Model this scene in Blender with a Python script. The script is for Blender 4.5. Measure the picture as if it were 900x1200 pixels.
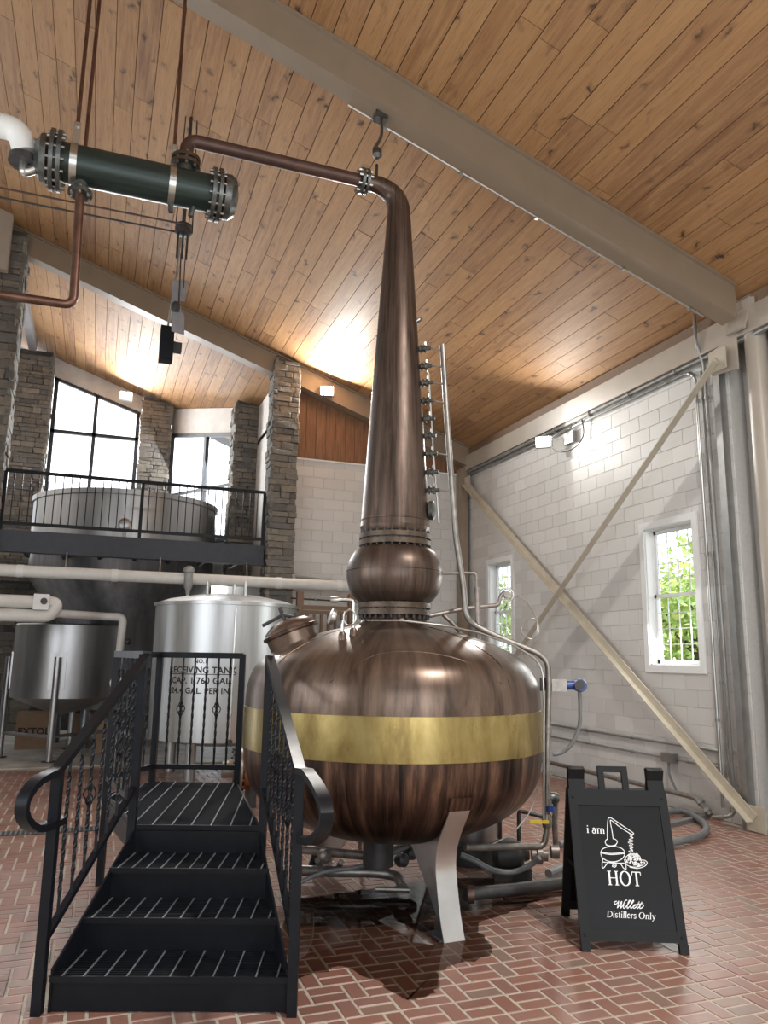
import bpy, bmesh, math, random
import numpy as np
from mathutils import Vector, Matrix
random.seed(7)
SC = bpy.context.scene
COL = SC.collection
for o in list(bpy.data.objects): bpy.data.objects.remove(o)

# ------------------------------------------------------------------ camera
F = 900.0; CH = 1.767
TILT, YAW, ROLL = math.radians(10.66), math.radians(20.15), math.radians(0.84)
fw = np.array([math.sin(YAW)*math.cos(TILT), math.cos(YAW)*math.cos(TILT), math.sin(TILT)])
rt = np.array([math.cos(YAW), -math.sin(YAW), 0.0]); up = np.cross(rt, fw)
rt2 = math.cos(ROLL)*rt + math.sin(ROLL)*up; up2 = -math.sin(ROLL)*rt + math.cos(ROLL)*up
CAM = np.array([rt2, -up2, fw]); EYE = np.array([0, 0, CH])
cd = bpy.data.cameras.new('camera'); cam = bpy.data.objects.new('camera', cd); COL.objects.link(cam)
cam.matrix_world = Matrix(((rt2[0], up2[0], -fw[0], 0), (rt2[1], up2[1], -fw[1], 0), (rt2[2], up2[2], -fw[2], CH), (0, 0, 0, 1)))
cd.sensor_fit = 'HORIZONTAL'; cd.sensor_width = 36; cd.lens = 36*F/900; cd.clip_end = 300; cd.clip_start = .05
SC.camera = cam
# ------------------------------------------------------------------ sky, daylight, exposure
SC.view_settings.view_transform = 'Standard'; SC.view_settings.look = 'None'
SC.view_settings.exposure = 0.0; SC.view_settings.gamma = 1.0; SC.view_settings.use_curve_mapping = False
wd = bpy.data.worlds.new('sky'); SC.world = wd; wd.use_nodes = True
bgn = wd.node_tree.nodes['Background']; bgn.inputs[0].default_value = (0.90, 0.95, 1.0, 1); bgn.inputs[1].default_value = 3.2

def area(name, loc, target, sx, sy, power, color=(1, 1, 1)):
    l = bpy.data.lights.new(name, 'AREA'); l.shape = 'RECTANGLE'; l.size = sx; l.size_y = sy; l.energy = power; l.color = color
    o = bpy.data.objects.new(name, l); COL.objects.link(o); o.location = loc
    o.rotation_euler = (Vector(target)-Vector(loc)).to_track_quat('-Z', 'Y').to_euler(); return o
# daylight entering through the tall openings behind and to the left of the photographer, and through the windows in view
area('daylight_rear', (1.2, -3.7, 2.3), (1.8, 5, 0.2), 7.0, 3.0, 130, (0.95, 0.98, 1.0))
area('daylight_left', (-4.6, 4.0, 2.8), (3, 6, 0.4), 6.0, 3.2, 105, (0.93, 0.97, 1.0))
area('daylight_bay', (-0.4, 19.2, 6.4), (2.2, 8, 2.0), 1.9, 2.4, 300, (0.95, 0.98, 1.0))
area('daylight_bay_side', (1.95, 18.3, 5.9), (-2, 15, 4.0), 1.9, 2.6, 160, (0.95, 0.98, 1.0))
area('daylight_window', (6.72, 7.9, 2.6), (2.5, 7.0, 0.5), .8, 1.7, 45, (0.95, 1.0, 0.97))

# added out-of-view fill lamp brightening the near floor (fixture built with the structure)
area('added_fill_light', (3.4, 1.6, 6.05), (3.4, 1.9, 0), .5, .5, 330, (1, .97, .92))

# ------------------------------------------------------------------ pixel helpers (a pixel gives a direction, a surface gives the distance)
def ray(x, y): return CAM.T @ np.array([(x-450)/F, (y-600)/F, 1.0])
def onX(x, y, X): d = ray(x, y); return EYE+d*(X/d[0])
def onY(x, y, Y): d = ray(x, y); return EYE+d*(Y/d[1])
def onZ(x, y, Z): d = ray(x, y); return EYE+d*((Z-CH)/d[2])
def proj(p):
    v = CAM @ (np.array(p, float)-EYE); z = max(v[2], .01)
    return 450+F*v[0]/z, 600+F*v[1]/z, v[2]
SCx, SCy = 2.2227, 5.788                      # axis of the still
FK = 1.0508; FS = np.array([2.115, 5.508, 0]); FD = np.array([SCx, SCy, -.0898])
def fitp(p): return FD+FK*(np.array(p, float)-FS)   # the still was drawn at 1:1.05 about its own axis
AZ = math.radians(21.0); VD = np.array([math.sin(AZ), math.cos(AZ), 0]); WD = np.array([math.cos(AZ), -math.sin(AZ), 0])
SP = np.array([SCx, SCy, 0])
def pv(x, y, off=0.0):                        # on the upright plane through the still's axis, off metres in front of it
    d = ray(x, y); t = (VD @ (SP-VD*off))/(VD @ d); return EYE+d*t
def at(r, off, z): return FS+WD*r-VD*off+np.array([0, 0, z])

# ------------------------------------------------------------------ node materials
def nodes(name):
    m = bpy.data.materials.new(name); m.use_nodes = True
    nt = m.node_tree; b = nt.nodes['Principled BSDF']; return m, nt, b
def N(nt, t, **k):
    n = nt.nodes.new(t)
    for a, v in k.items():
        if a.startswith('i_'): n.inputs[a[2:].replace('_', ' ')].default_value = v
        else: setattr(n, a, v)
    return n
def ramp(nt, src, stops):
    r = nt.nodes.new('ShaderNodeValToRGB'); e = r.color_ramp.elements
    while len(e) < len(stops): e.new(.5)
    for q, (p, c) in zip(e, stops): q.position = p; q.color = (*c, 1)
    nt.links.new(src, r.inputs[0]); return r.outputs[0]
def coords(nt, scale=(1, 1, 1), kind='Position'):
    if kind == 'Position': s = nt.nodes.new('ShaderNodeNewGeometry').outputs['Position']
    else: s = nt.nodes.new('ShaderNodeTexCoord').outputs[kind]
    mp = nt.nodes.new('ShaderNodeMapping'); mp.inputs['Scale'].default_value = scale
    nt.links.new(s, mp.inputs[0]); return mp.outputs[0], mp
def noise(nt, vec, scale, detail=4, rough=.55, dist=0):
    n = nt.nodes.new('ShaderNodeTexNoise'); n.inputs['Scale'].default_value = scale; n.inputs['Detail'].default_value = detail
    n.inputs['Roughness'].default_value = rough; n.inputs['Distortion'].default_value = dist
    nt.links.new(vec, n.inputs['Vector']); return n.outputs['Fac']
def bump(nt, b, h, strength=.2, dist=.01):
    n = nt.nodes.new('ShaderNodeBump'); n.inputs['Strength'].default_value = strength; n.inputs['Distance'].default_value = dist
    nt.links.new(h, n.inputs['Height']); nt.links.new(n.outputs[0], b.inputs['Normal']); return n
def mixc(nt, fac, a, b, mode='MIX'):
    n = nt.nodes.new('ShaderNodeMix'); n.data_type = 'RGBA'; n.blend_type = mode
    for s, v in ((0, fac), (6, a), (7, b)):
        if hasattr(v, 'links'): nt.links.new(v, n.inputs[s])
        elif isinstance(v, (int, float)): n.inputs[s].default_value = v
        else: n.inputs[s].default_value = (*v, 1)
    return n.outputs[2]
def math_(nt, op, a, b=None, c=None):
    n = nt.nodes.new('ShaderNodeMath'); n.operation = op
    for i, v in enumerate((a, b, c)):
        if v is None: continue
        if hasattr(v, 'links'): nt.links.new(v, n.inputs[i])
        else: n.inputs[i].default_value = v
    return n.outputs[0]
def rnd(nt):                                  # one random number for each piece, loose or joined
    oi = nt.nodes.new('ShaderNodeObjectInfo').outputs['Random']
    at_ = nt.nodes.new('ShaderNodeAttribute'); at_.attribute_name = 'rnd'
    return math_(nt, 'FRACT', math_(nt, 'ADD', oi, at_.outputs['Fac']))
M = {}
def simple(name, col, rough=.5, metal=0, var=.12, scale=8, stretch=(1, 1, 1), bmp=0, spec=None):
    m, nt, b = nodes(name); v, _ = coords(nt, stretch); n = noise(nt, v, scale)
    lo = tuple(c*(1-var) for c in col); hi = tuple(min(1, c*(1+var)) for c in col)
    nt.links.new(ramp(nt, n, [(.3, lo), (.7, hi)]), b.inputs['Base Color'])
    b.inputs['Metallic'].default_value = metal
    rr = math_(nt, 'ADD', rough-.08, math_(nt, 'MULTIPLY', n, .16)); nt.links.new(rr, b.inputs['Roughness'])
    if bmp: bump(nt, b, n, bmp)
    if spec is not None: b.inputs['Specular IOR Level'].default_value = spec
    M[name] = m; return m
simple('mortar', (.43, .375, .31), .85, bmp=.3, scale=40)
simple('slab', (.50, .49, .46), .55, var=.35, scale=2.2)
simple('white_wall', (.62, .615, .60), .6, var=.05, scale=30, bmp=.25)
simple('wall_mortar', (.56, .555, .54), .7, var=.05, scale=30)
simple('white_trim', (.78, .79, .79), .4, var=.02)
simple('pale_panel', (.66, .63, .60), .6, var=.12, scale=3)
simple('beam_paint', (.27, .208, .150), .42, var=.05, scale=4)
simple('dark_beam', (.13, .115, .10), .45, var=.08, scale=4)
simple('column_paint', (.42, .37, .31), .35, var=.05, scale=4)
simple('brace_paint', (.50, .45, .36), .38, var=.08, scale=5)
simple('conduit', (.36, .36, .35), .35, .75, var=.1)
simple('pipe_steel', (.26, .24, .22), .42, .75, var=.25, scale=14)
simple('old_pipe', (.24, .21, .19), .45, .6, var=.35, scale=16)
simple('black_iron', (.045, .043, .043), .5, .3, var=.3, scale=15)
simple('black_paint', (.006, .007, .010), .38, 0, var=.15, scale=12, spec=.22)
simple('black_grate', (.006, .007, .010), .55, 0, var=.3, scale=20, spec=.15)
simple('grate_bar', (.22, .24, .27), .4, .4, var=.1)
simple('deck_steel', (.030, .034, .045), .5, .1, var=.2)
simple('stainless', (.44, .445, .45), .36, 1, var=.14, scale=3, stretch=(3, 3, .25))
simple('stainless_dull', (.42, .42, .43), .36, 1, var=.20, scale=2, stretch=(3, 3, .3))
simple('tank_dark', (.30, .31, .33), .36, 1, var=.25, scale=2, stretch=(3, 3, .3))
simple('leg_steel', (.60, .60, .60), .30, 1, var=.08, scale=5)
simple('pvc_white', (.74, .74, .72), .35, var=.03)
simple('pipe_white', (.66, .65, .62), .42, var=.05)
simple('copper_pipe', (.15, .080, .058), .38, .8, var=.3, scale=9)
simple('copper_bright', (.62, .27, .14), .3, 1, var=.1)
simple('lyne_pipe', (.085, .046, .036), .42, .4, var=.25, scale=9)
simple('condenser_green', (.022, .034, .030), .38, .35, var=.35, scale=5, stretch=(.3, 6, 6))
simple('flange_iron', (.12, .125, .12), .38, .8, var=.4, scale=22)
simple('strap_steel', (.50, .49, .46), .3, .95, var=.1)
simple('bronze_flange', (.085, .060, .042), .45, .6, var=.35, scale=20)
simple('hose_grey', (.15, .155, .16), .5, var=.15)
simple('yellow', (.75, .55, .05), .45)
simple('blue_paint', (.02, .05, .22), .35)
simple('wood_rail', (.20, .125, .075), .6, var=.25, scale=20, stretch=(6, 6, .6))
simple('cardboard', (.33, .21, .13), .75, var=.1)
simple('sign_black', (.008, .008, .009), .5, var=.1, spec=.22)
simple('sign_panel', (.004, .004, .005), .42, var=.2, scale=3, spec=.2)
simple('print_white', (.82, .82, .82), .6, var=.01)
simple('print_black', (.02, .02, .022), .5)
simple('fan_blade', (.20, .19, .20), .5)
simple('window_black', (.03, .035, .045), .45)
simple('grass', (.10, .17, .05), .9, var=.4, scale=3)
simple('bark', (.10, .075, .05), .9, var=.3)
simple('grey_box', (.30, .30, .29), .45, .2)
simple('wall_plain', (.50, .49, .46), .7, var=.04)

def m_leaf():
    m, nt, b = nodes('leaf'); v, _ = coords(nt); n = noise(nt, v, 1.6)
    nt.links.new(ramp(nt, n, [(.3, (.26, .40, .10)), (.5, (.48, .62, .20)), (.7, (.78, .72, .22))]), b.inputs['Base Color'])
    b.inputs['Roughness'].default_value = .6; M['leaf'] = m
m_leaf()
def m_glass():
    m = bpy.data.materials.new('glass'); m.use_nodes = True; nt = m.node_tree; nt.nodes.clear()
    o = nt.nodes.new('ShaderNodeOutputMaterial'); t = nt.nodes.new('ShaderNodeBsdfTransparent'); g = nt.nodes.new('ShaderNodeBsdfGlossy')
    g.inputs['Roughness'].default_value = .03; fr = nt.nodes.new('ShaderNodeLayerWeight'); fr.inputs[0].default_value = .12
    x = nt.nodes.new('ShaderNodeMixShader'); nt.links.new(fr.outputs[0], x.inputs[0]); nt.links.new(t.outputs[0], x.inputs[1]); nt.links.new(g.outputs[0], x.inputs[2])
    nt.links.new(x.outputs[0], o.inputs[0]); M['glass'] = m
    m = bpy.data.materials.new('water'); m.use_nodes = True; nt = m.node_tree; nt.nodes.clear()
    o = nt.nodes.new('ShaderNodeOutputMaterial'); t = nt.nodes.new('ShaderNodeBsdfTransparent'); g = nt.nodes.new('ShaderNodeBsdfGlossy')
    t.inputs[0].default_value = (.50, .45, .42, 1)
    g.inputs['Roughness'].default_value = .02; fr = nt.nodes.new('ShaderNodeLayerWeight'); fr.inputs[0].default_value = .17
    x = nt.nodes.new('ShaderNodeMixShader'); nt.links.new(fr.outputs[0], x.inputs[0]); nt.links.new(t.outputs[0], x.inputs[1]); nt.links.new(g.outputs[0], x.inputs[2])
    nt.links.new(x.outputs[0], o.inputs[0]); M['water'] = m
m_glass()
def emit(name, col, s):
    m = bpy.data.materials.new(name); m.use_nodes = True; nt = m.node_tree; nt.nodes.clear()
    o = nt.nodes.new('ShaderNodeOutputMaterial'); e = nt.nodes.new('ShaderNodeEmission'); e.inputs[0].default_value = (*col, 1); e.inputs[1].default_value = s
    nt.links.new(e.outputs[0], o.inputs[0]); M[name] = m
emit('lamp_face', (1.0, .98, .9), 40)

def m_brick():
    m, nt, b = nodes('brick'); r = rnd(nt); v, _ = coords(nt)
    n1 = noise(nt, v, 55, 5, .65); n2 = noise(nt, v, 1.3, 3)
    base = ramp(nt, r, [(.0, (.165, .062, .045)), (.3, (.20, .080, .055)), (.55, (.235, .105, .075)), (.78, (.18, .085, .065)), (.9, (.20, .125, .085)), (1, (.155, .115, .095))])
    c = mixc(nt, math_(nt, 'MULTIPLY', n1, .55), base, (.30, .17, .13))
    dust = ramp(nt, n2, [(.45, (0, 0, 0)), (.75, (1, 1, 1))])
    c = mixc(nt, math_(nt, 'MULTIPLY', dust, .35), c, (.30, .22, .19))
    nt.links.new(c, b.inputs['Base Color'])
    nt.links.new(math_(nt, 'ADD', .26, math_(nt, 'MULTIPLY', n1, .30)), b.inputs['Roughness'])
    bump(nt, b, n1, .25, .004); M['brick'] = m
m_brick()
def m_plank():
    m, nt, b = nodes('plank'); r = rnd(nt)
    g = nt.nodes.new('ShaderNodeNewGeometry').outputs['Position']
    off = nt.nodes.new('ShaderNodeCombineXYZ'); nt.links.new(math_(nt, 'MULTIPLY', r, 37.0), off.inputs[0]); nt.links.new(math_(nt, 'MULTIPLY', r, 91.0), off.inputs[1])
    ad = nt.nodes.new('ShaderNodeVectorMath'); ad.operation = 'ADD'; nt.links.new(g, ad.inputs[0]); nt.links.new(off.outputs[0], ad.inputs[1])
    mp = nt.nodes.new('ShaderNodeMapping'); mp.inputs['Scale'].default_value = (9, .55, 9); nt.links.new(ad.outputs[0], mp.inputs[0])
    grain = noise(nt, mp.outputs[0], 2.2, 6, .6, .6)
    wn = nt.nodes.new('ShaderNodeTexNoise'); wn.inputs['Scale'].default_value = 7.0; wn.inputs['Detail'].default_value = 3; nt.links.new(ad.outputs[0], wn.inputs['Vector'])
    ws = nt.nodes.new('ShaderNodeVectorMath'); ws.operation = 'SCALE'; ws.inputs['Scale'].default_value = .22; nt.links.new(wn.outputs['Color'], ws.inputs[0])
    wa = nt.nodes.new('ShaderNodeVectorMath'); wa.operation = 'ADD'; nt.links.new(ad.outputs[0], wa.inputs[0]); nt.links.new(ws.outputs[0], wa.inputs[1])
    mk = nt.nodes.new('ShaderNodeMapping'); mk.inputs['Scale'].default_value = (6.0, 2.6, 1.2); nt.links.new(wa.outputs[0], mk.inputs[0])
    vo = nt.nodes.new('ShaderNodeTexVoronoi'); vo.inputs['Scale'].default_value = 1.0; nt.links.new(mk.outputs[0], vo.inputs['Vector'])
    knot = ramp(nt, vo.outputs['Distance'], [(.05, (1, 1, 1)), (.13, (.35, .35, .35)), (.26, (0, 0, 0))])
    base = ramp(nt, r, [(0, (.27, .130, .055)), (.3, (.35, .180, .078)), (.6, (.41, .225, .10)), (.8, (.31, .155, .072)), (1, (.22, .105, .052))])
    c = mixc(nt, ramp(nt, grain, [(.35, (0, 0, 0)), (.7, (.75, .75, .75))]), base, (.50, .29, .135))
    fine = noise(nt, mp.outputs[0], 9, 3, .6)
    c = mixc(nt, ramp(nt, fine, [(.52, (0, 0, 0)), (.75, (.55, .55, .55))]), c, (.17, .08, .038))
    c = mixc(nt, knot, c, (.075, .04, .025))
    nt.links.new(c, b.inputs['Base Color']); b.inputs['Roughness'].default_value = .6
    M['plank'] = m
m_plank()
def m_siding():
    m, nt, b = nodes('siding'); r = rnd(nt); v, _ = coords(nt, (14, 14, .9)); n = noise(nt, v, 2.5, 6, .65)
    c = ramp(nt, n, [(.3, (.13, .060, .030)), (.55, (.23, .115, .058)), (.75, (.32, .17, .09))])
    c = mixc(nt, math_(nt, 'MULTIPLY', r, .3), c, (.15, .075, .04)); nt.links.new(c, b.inputs['Base Color']); b.inputs['Roughness'].default_value = .55; M['siding'] = m
m_siding()
def m_stone():
    m, nt, b = nodes('stone'); r = rnd(nt); v, _ = coords(nt); n = noise(nt, v, 14, 6, .65)
    base = ramp(nt, r, [(0, (.13, .125, .115)), (.35, (.20, .185, .16)), (.6, (.26, .225, .18)), (.8, (.165, .16, .155)), (1, (.31, .28, .23))])
    c = mixc(nt, ramp(nt, n, [(.35, (0, 0, 0)), (.75, (.6, .6, .6))]), base, (.08, .075, .07)); nt.links.new(c, b.inputs['Base Color'])
    b.inputs['Roughness'].default_value = .85; bump(nt, b, n, .8, .03); M['stone'] = m
m_stone()
simple('stone_mortar', (.075, .07, .065), .9)
def m_block():
    m, nt, b = nodes('block'); r = rnd(nt); v, _ = coords(nt); n = noise(nt, v, 45, 5, .6); n2 = noise(nt, v, 1.1, 3)
    c = ramp(nt, r, [(0, (.58, .575, .56)), (1, (.68, .675, .66))]); c = mixc(nt, math_(nt, 'MULTIPLY', n2, .25), c, (.58, .56, .53))
    nt.links.new(c, b.inputs['Base Color']); b.inputs['Roughness'].default_value = .5; bump(nt, b, n, .35, .006); M['block'] = m
m_block()
def m_copper(name, cols, streak, rough, dark, metal=.8):
    m, nt, b = nodes(name)
    tc = nt.nodes.new('ShaderNodeTexCoord').outputs['Object']
    sp = nt.nodes.new('ShaderNodeSeparateXYZ'); nt.links.new(tc, sp.inputs[0])
    ang = math_(nt, 'ARCTAN2', sp.outputs[1], sp.outputs[0])
    cb = nt.nodes.new('ShaderNodeCombineXYZ'); nt.links.new(math_(nt, 'MULTIPLY', ang, streak), cb.inputs[0]); nt.links.new(math_(nt, 'MULTIPLY', sp.outputs[2], .8), cb.inputs[1])
    s1 = noise(nt, cb.outputs[0], 1.6, 6, .65, .3)
    s2 = noise(nt, tc, 3.0, 5, .6)
    c = ramp(nt, s1, [(.36, cols[0]), (.5, cols[1]), (.66, cols[2])])
    c = mixc(nt, ramp(nt, s2, [(.4, (0, 0, 0)), (.75, (dark, dark, dark))]), c, cols[0])
    nt.links.new(c, b.inputs['Base Color']); b.inputs['Metallic'].default_value = metal
    nt.links.new(math_(nt, 'ADD', rough-.1, math_(nt, 'MULTIPLY', s2, .2)), b.inputs['Roughness']); M[name] = m
m_copper('copper_dome', [(.052, .035, .026), (.128, .086, .064), (.20, .14, .105)], 4.5, .33, .4, .6)
m_copper('copper_bowl', [(.014, .010, .009), (.085, .045, .032), (.25, .14, .092)], 9.0, .33, .35, .7)
m_copper('copper_neck', [(.042, .029, .023), (.095, .064, .049), (.155, .106, .083)], 3.0, .38, .5, .65)
m_copper('brass', [(.185, .130, .045), (.33, .245, .09), (.46, .36, .155)], 3.0, .30, .55)

# ------------------------------------------------------------------ mesh builder
def catmull(P, k=6):
    P = [np.array(p, float) for p in P]; o = []
    for i in range(len(P)-1):
        a = P[max(i-1, 0)]; b = P[i]; c = P[i+1]; d = P[min(i+2, len(P)-1)]
        for j in range(k):
            t = j/k; o.append(.5*((2*b)+(c-a)*t+(2*a-5*b+4*c-d)*t*t+(3*b-a-3*c+d)*t**3))
    o.append(P[-1]); return o
def bend(P, r=.08, k=6):
    P = [np.array(p, float) for p in P]; o = [P[0]]
    for i in range(1, len(P)-1):
        a, b, c = P[i-1], P[i], P[i+1]; u = a-b; v = c-b; lu = np.linalg.norm(u); lv = np.linalg.norm(v)
        q = min(r, lu*.48, lv*.48); s = b+u/lu*q; e = b+v/lv*q
        for j in range(k+1):
            t = j/k; o.append((1-t)**2*s+2*t*(1-t)*b+t*t*e)
    o.append(P[-1]); return o
def frame_of(d):
    d = d/np.linalg.norm(d); a = np.array([0, 0, 1.]) if abs(d[2]) < .9 else np.array([1., 0, 0])
    u = np.cross(a, d); u /= np.linalg.norm(u); return u, np.cross(d, u)
WL = {}
class MB:
    def fit(s): s.v = [tuple(float(c) for c in fitp(q)) for q in s.v]; return s
    def __init__(s): s.v = []; s.f = []
    def add(s, v, f):
        n = len(s.v); s.v += [tuple(float(q) for q in p) for p in v]; s.f += [tuple(i+n for i in t) for t in f]; return s
    def box(s, c, d, rz=0, R=None):
        x, y, z = [q/2 for q in d]; P = np.array([(-x, -y, -z), (x, -y, -z), (x, y, -z), (-x, y, -z), (-x, -y, z), (x, -y, z), (x, y, z), (-x, y, z)])
        if R is None:
            a, b = math.cos(rz), math.sin(rz); R = np.array([[a, -b, 0], [b, a, 0], [0, 0, 1]])
        return s.add(P @ np.array(R).T+np.array(c), [(0, 3, 2, 1), (4, 5, 6, 7), (0, 1, 5, 4), (1, 2, 6, 5), (2, 3, 7, 6), (3, 0, 4, 7)])
    def bar(s, a, b, w, h, upv=(0, 0, 1)):     # rectangular bar from a to b: w across, h along upv
        a = np.array(a, float); b = np.array(b, float); d = b-a; L = np.linalg.norm(d); d = d/L
        x = np.cross(d, np.array(upv, float)); x /= np.linalg.norm(x); z = np.cross(x, d)
        return s.box((a+b)/2, (w, L, h), R=np.array([x, d, z]).T)
    def tube(s, P, r, n=10, cap=True):
        P = [np.array(p, float) for p in P]; rs = r if hasattr(r, '__len__') else [r]*len(P)
        d0 = P[1]-P[0]; u, w = frame_of(d0); V = []; prev = d0/np.linalg.norm(d0)
        for i, p in enumerate(P):
            d = (P[min(i+1, len(P)-1)]-P[max(i-1, 0)]); d = d/max(np.linalg.norm(d), 1e-9)
            ax = np.cross(prev, d); sn = np.linalg.norm(ax)
            if sn > 1e-6:
                ax /= sn; th = math.atan2(sn, prev @ d); c, q = math.cos(th), math.sin(th)
                u = u*c+np.cross(ax, u)*q+ax*(ax @ u)*(1-c)
            u = u-d*(u @ d); u /= np.linalg.norm(u); w = np.cross(d, u); prev = d
            V += [p+rs[i]*(math.cos(2*math.pi*k/n)*u+math.sin(2*math.pi*k/n)*w) for k in range(n)]
        Fc = [(i*n+k, i*n+(k+1) % n, (i+1)*n+(k+1) % n, (i+1)*n+k) for i in range(len(P)-1) for k in range(n)]
        if cap: Fc += [tuple(range(n-1, -1, -1)), tuple((len(P)-1)*n+k for k in range(n))]
        return s.add(V, Fc)
    def cyl(s, a, b, r, n=16): return s.tube([a, b], r, n)
    def lathe(s, prof, c=(0, 0, 0), axis=(0, 0, 1), n=48):
        ax = np.array(axis, float); ax /= np.linalg.norm(ax)
        if abs(ax[2]) > .999: u, w = np.array([1., 0, 0]), np.array([0, 1., 0])*np.sign(ax[2])
        else: u, w = frame_of(ax)
        V = []; c = np.array(c, float)
        for r, z in prof:
            r = max(r, .0004); V += [c+ax*z+r*(math.cos(2*math.pi*k/n)*u+math.sin(2*math.pi*k/n)*w) for k in range(n)]
        m = len(prof); Fc = [(i*n+k, i*n+(k+1) % n, (i+1)*n+(k+1) % n, (i+1)*n+k) for i in range(m-1) for k in range(n)]
        Fc += [tuple(range(n-1, -1, -1)), tuple((m-1)*n+k for k in range(n))]
        return s.add(V, Fc)
    def disc_bolts(s, c, axis, R, k, r=.012, h=.06, n=6):
        ax = np.array(axis, float); ax /= np.linalg.norm(ax); u, w = frame_of(ax)
        for i in range(k):
            p = np.array(c)+R*(math.cos(2*math.pi*i/k)*u+math.sin(2*math.pi*i/k)*w); s.tube([p-ax*h/2, p+ax*h/2], r, n)
        return s
    def prism(s, poly, O, U, V, Wd):            # polygon in (U,V) at O, thickened along Wd
        O, U, V, Wd = [np.array(q, float) for q in (O, U, V, Wd)]; n = len(poly)
        A = [O+U*a+V*b for a, b in poly]; B = [p+Wd for p in A]
        return s.add(A+B, [tuple(range(n-1, -1, -1)), tuple(range(n, 2*n))]+[(i, (i+1) % n, n+(i+1) % n, n+i) for i in range(n)])
    def mesh(s, name, mat, off=(0, 0, 0), smooth=35):
        me = bpy.data.meshes.new(name); me.from_pydata([(a-off[0], b-off[1], c-off[2]) for a, b, c in s.v], [], s.f)
        bm = bmesh.new(); bm.from_mesh(me); bmesh.ops.recalc_face_normals(bm, faces=bm.faces); bm.to_mesh(me); bm.free()
        if smooth:
            for p in me.polygons: p.use_smooth = True
            me.set_sharp_from_angle(angle=math.radians(smooth))
        if mat: me.materials.append(M[mat])
        return me
    def build(s, name, mat, parent=None, loc=None, smooth=35):
        if not s.v: return None
        pl = WL.get(parent.name, (0, 0, 0)) if parent else (0, 0, 0)
        if loc is None:
            if parent: loc = pl
            else:
                a = np.array(s.v); loc = (float((a[:, 0].min()+a[:, 0].max())/2), float((a[:, 1].min()+a[:, 1].max())/2), float(a[:, 2].min()))
        o = bpy.data.objects.new(name, s.mesh(name, mat, loc, smooth)); COL.objects.link(o)
        if parent: o.parent = parent
        o.location = tuple(loc[i]-pl[i] for i in range(3)); WL[o.name] = tuple(loc); return o
def tag(o, label=None, cat=None, group=None, kind=None):
    if label: o['label'] = label
    if cat: o['category'] = cat
    if group: o['group'] = group
    if kind: o['kind'] = kind
    return o
def thing(name, loc, label, cat, group=None, kind=None):
    o = bpy.data.objects.new(name, None); COL.objects.link(o); o.location = tuple(float(q) for q in loc); o.empty_display_size = .1
    WL[o.name] = tuple(float(q) for q in loc); return tag(o, label, cat, group, kind)
def struct(name, label, cat, mb, mat, smooth=35): return tag(mb.build(name, mat, None, smooth=smooth), label, cat, kind='structure')

# pieces: the 300 that show largest become parts of their own, the rest one joined part
def unit_mesh(name, mat, bev=0.0, dims=(1, 1, 1), jit=0.0, seed=0):
    bm = bmesh.new(); bmesh.ops.create_cube(bm, size=1)
    bmesh.ops.scale(bm, vec=dims, verts=bm.verts)
    if bev: bmesh.ops.bevel(bm, geom=[e for e in bm.edges], offset=bev, segments=1, affect='EDGES')
    if jit:
        rr = random.Random(seed)
        for v in bm.verts: v.co += Vector((rr.uniform(-jit, jit), rr.uniform(-jit, jit), rr.uniform(-jit, jit)))
    me = bpy.data.meshes.new(name); bm.to_mesh(me); bm.free(); me.materials.append(M[mat]); return me
def px_area(c, hx, hy, hz, R):
    P = [np.array(c)+np.array(R) @ np.array((a*hx, b*hy, d*hz)) for a in (-.5, .5) for b in (-.5, .5) for d in (-.5, .5)]
    q = [proj(p) for p in P]
    if min(t[2] for t in q) < .3: return 0
    xs = [t[0] for t in q]; ys = [t[1] for t in q]
    if max(xs) < 0 or min(xs) > 900 or max(ys) < 0 or min(ys) > 1200: return 0
    return (min(max(xs), 900)-max(min(xs), 0))*(min(max(ys), 1200)-max(min(ys), 0))
def pieces(parent, name, rest_name, items, limit=300):
    """items: (mesh, centre, scale(3), R(3x3), full size(3))"""
    items = sorted(items, key=lambda t: -px_area(t[1], *t[4], t[3])); k = [i for i, t in enumerate(items) if px_area(t[1], *t[4], t[3]) > 0]
    n = min(limit, len(k)); pl = WL[parent.name]
    for me, c, sc, R, fs in items[:n]:
        o = bpy.data.objects.new(name, me); COL.objects.link(o); o.parent = parent
        A = np.eye(4); A[:3, :3] = np.array(R) @ np.diag(sc); A[:3, 3] = np.array(c)-np.array(pl); o.matrix_basis = Matrix(A.tolist())
    rest = items[n:]
    if not rest: return
    V = []; Fc = []; at_ = []; base = 0; cache = {}
    for me, c, sc, R, fs in rest:
        if me.name not in cache: cache[me.name] = (np.array([tuple(v.co) for v in me.vertices]), [tuple(p.vertices) for p in me.polygons])
        mv, mf = cache[me.name]; W = mv @ (np.array(R) @ np.diag(sc)).T+np.array(c)-np.array(pl)
        V.append(W); Fc += [tuple(i+base for i in f) for f in mf]; base += len(mv); at_ += [random.random()]*len(mv)
    me2 = bpy.data.meshes.new(rest_name); me2.from_pydata(np.concatenate(V).tolist(), [], Fc); me2.materials.append(rest[0][0].materials[0])
    a = me2.attributes.new('rnd', 'FLOAT', 'POINT'); a.data.foreach_set('value', at_)
    o = bpy.data.objects.new(rest_name, me2); COL.objects.link(o); o.parent = parent; o['kind'] = 'stuff'
I3 = np.eye(3)
XW = 6.81; YB = 13.75; ZE = 5.93; SL = .345; BAYY = 19.55
def zc(X): return ZE+SL*(XW-X)

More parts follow.
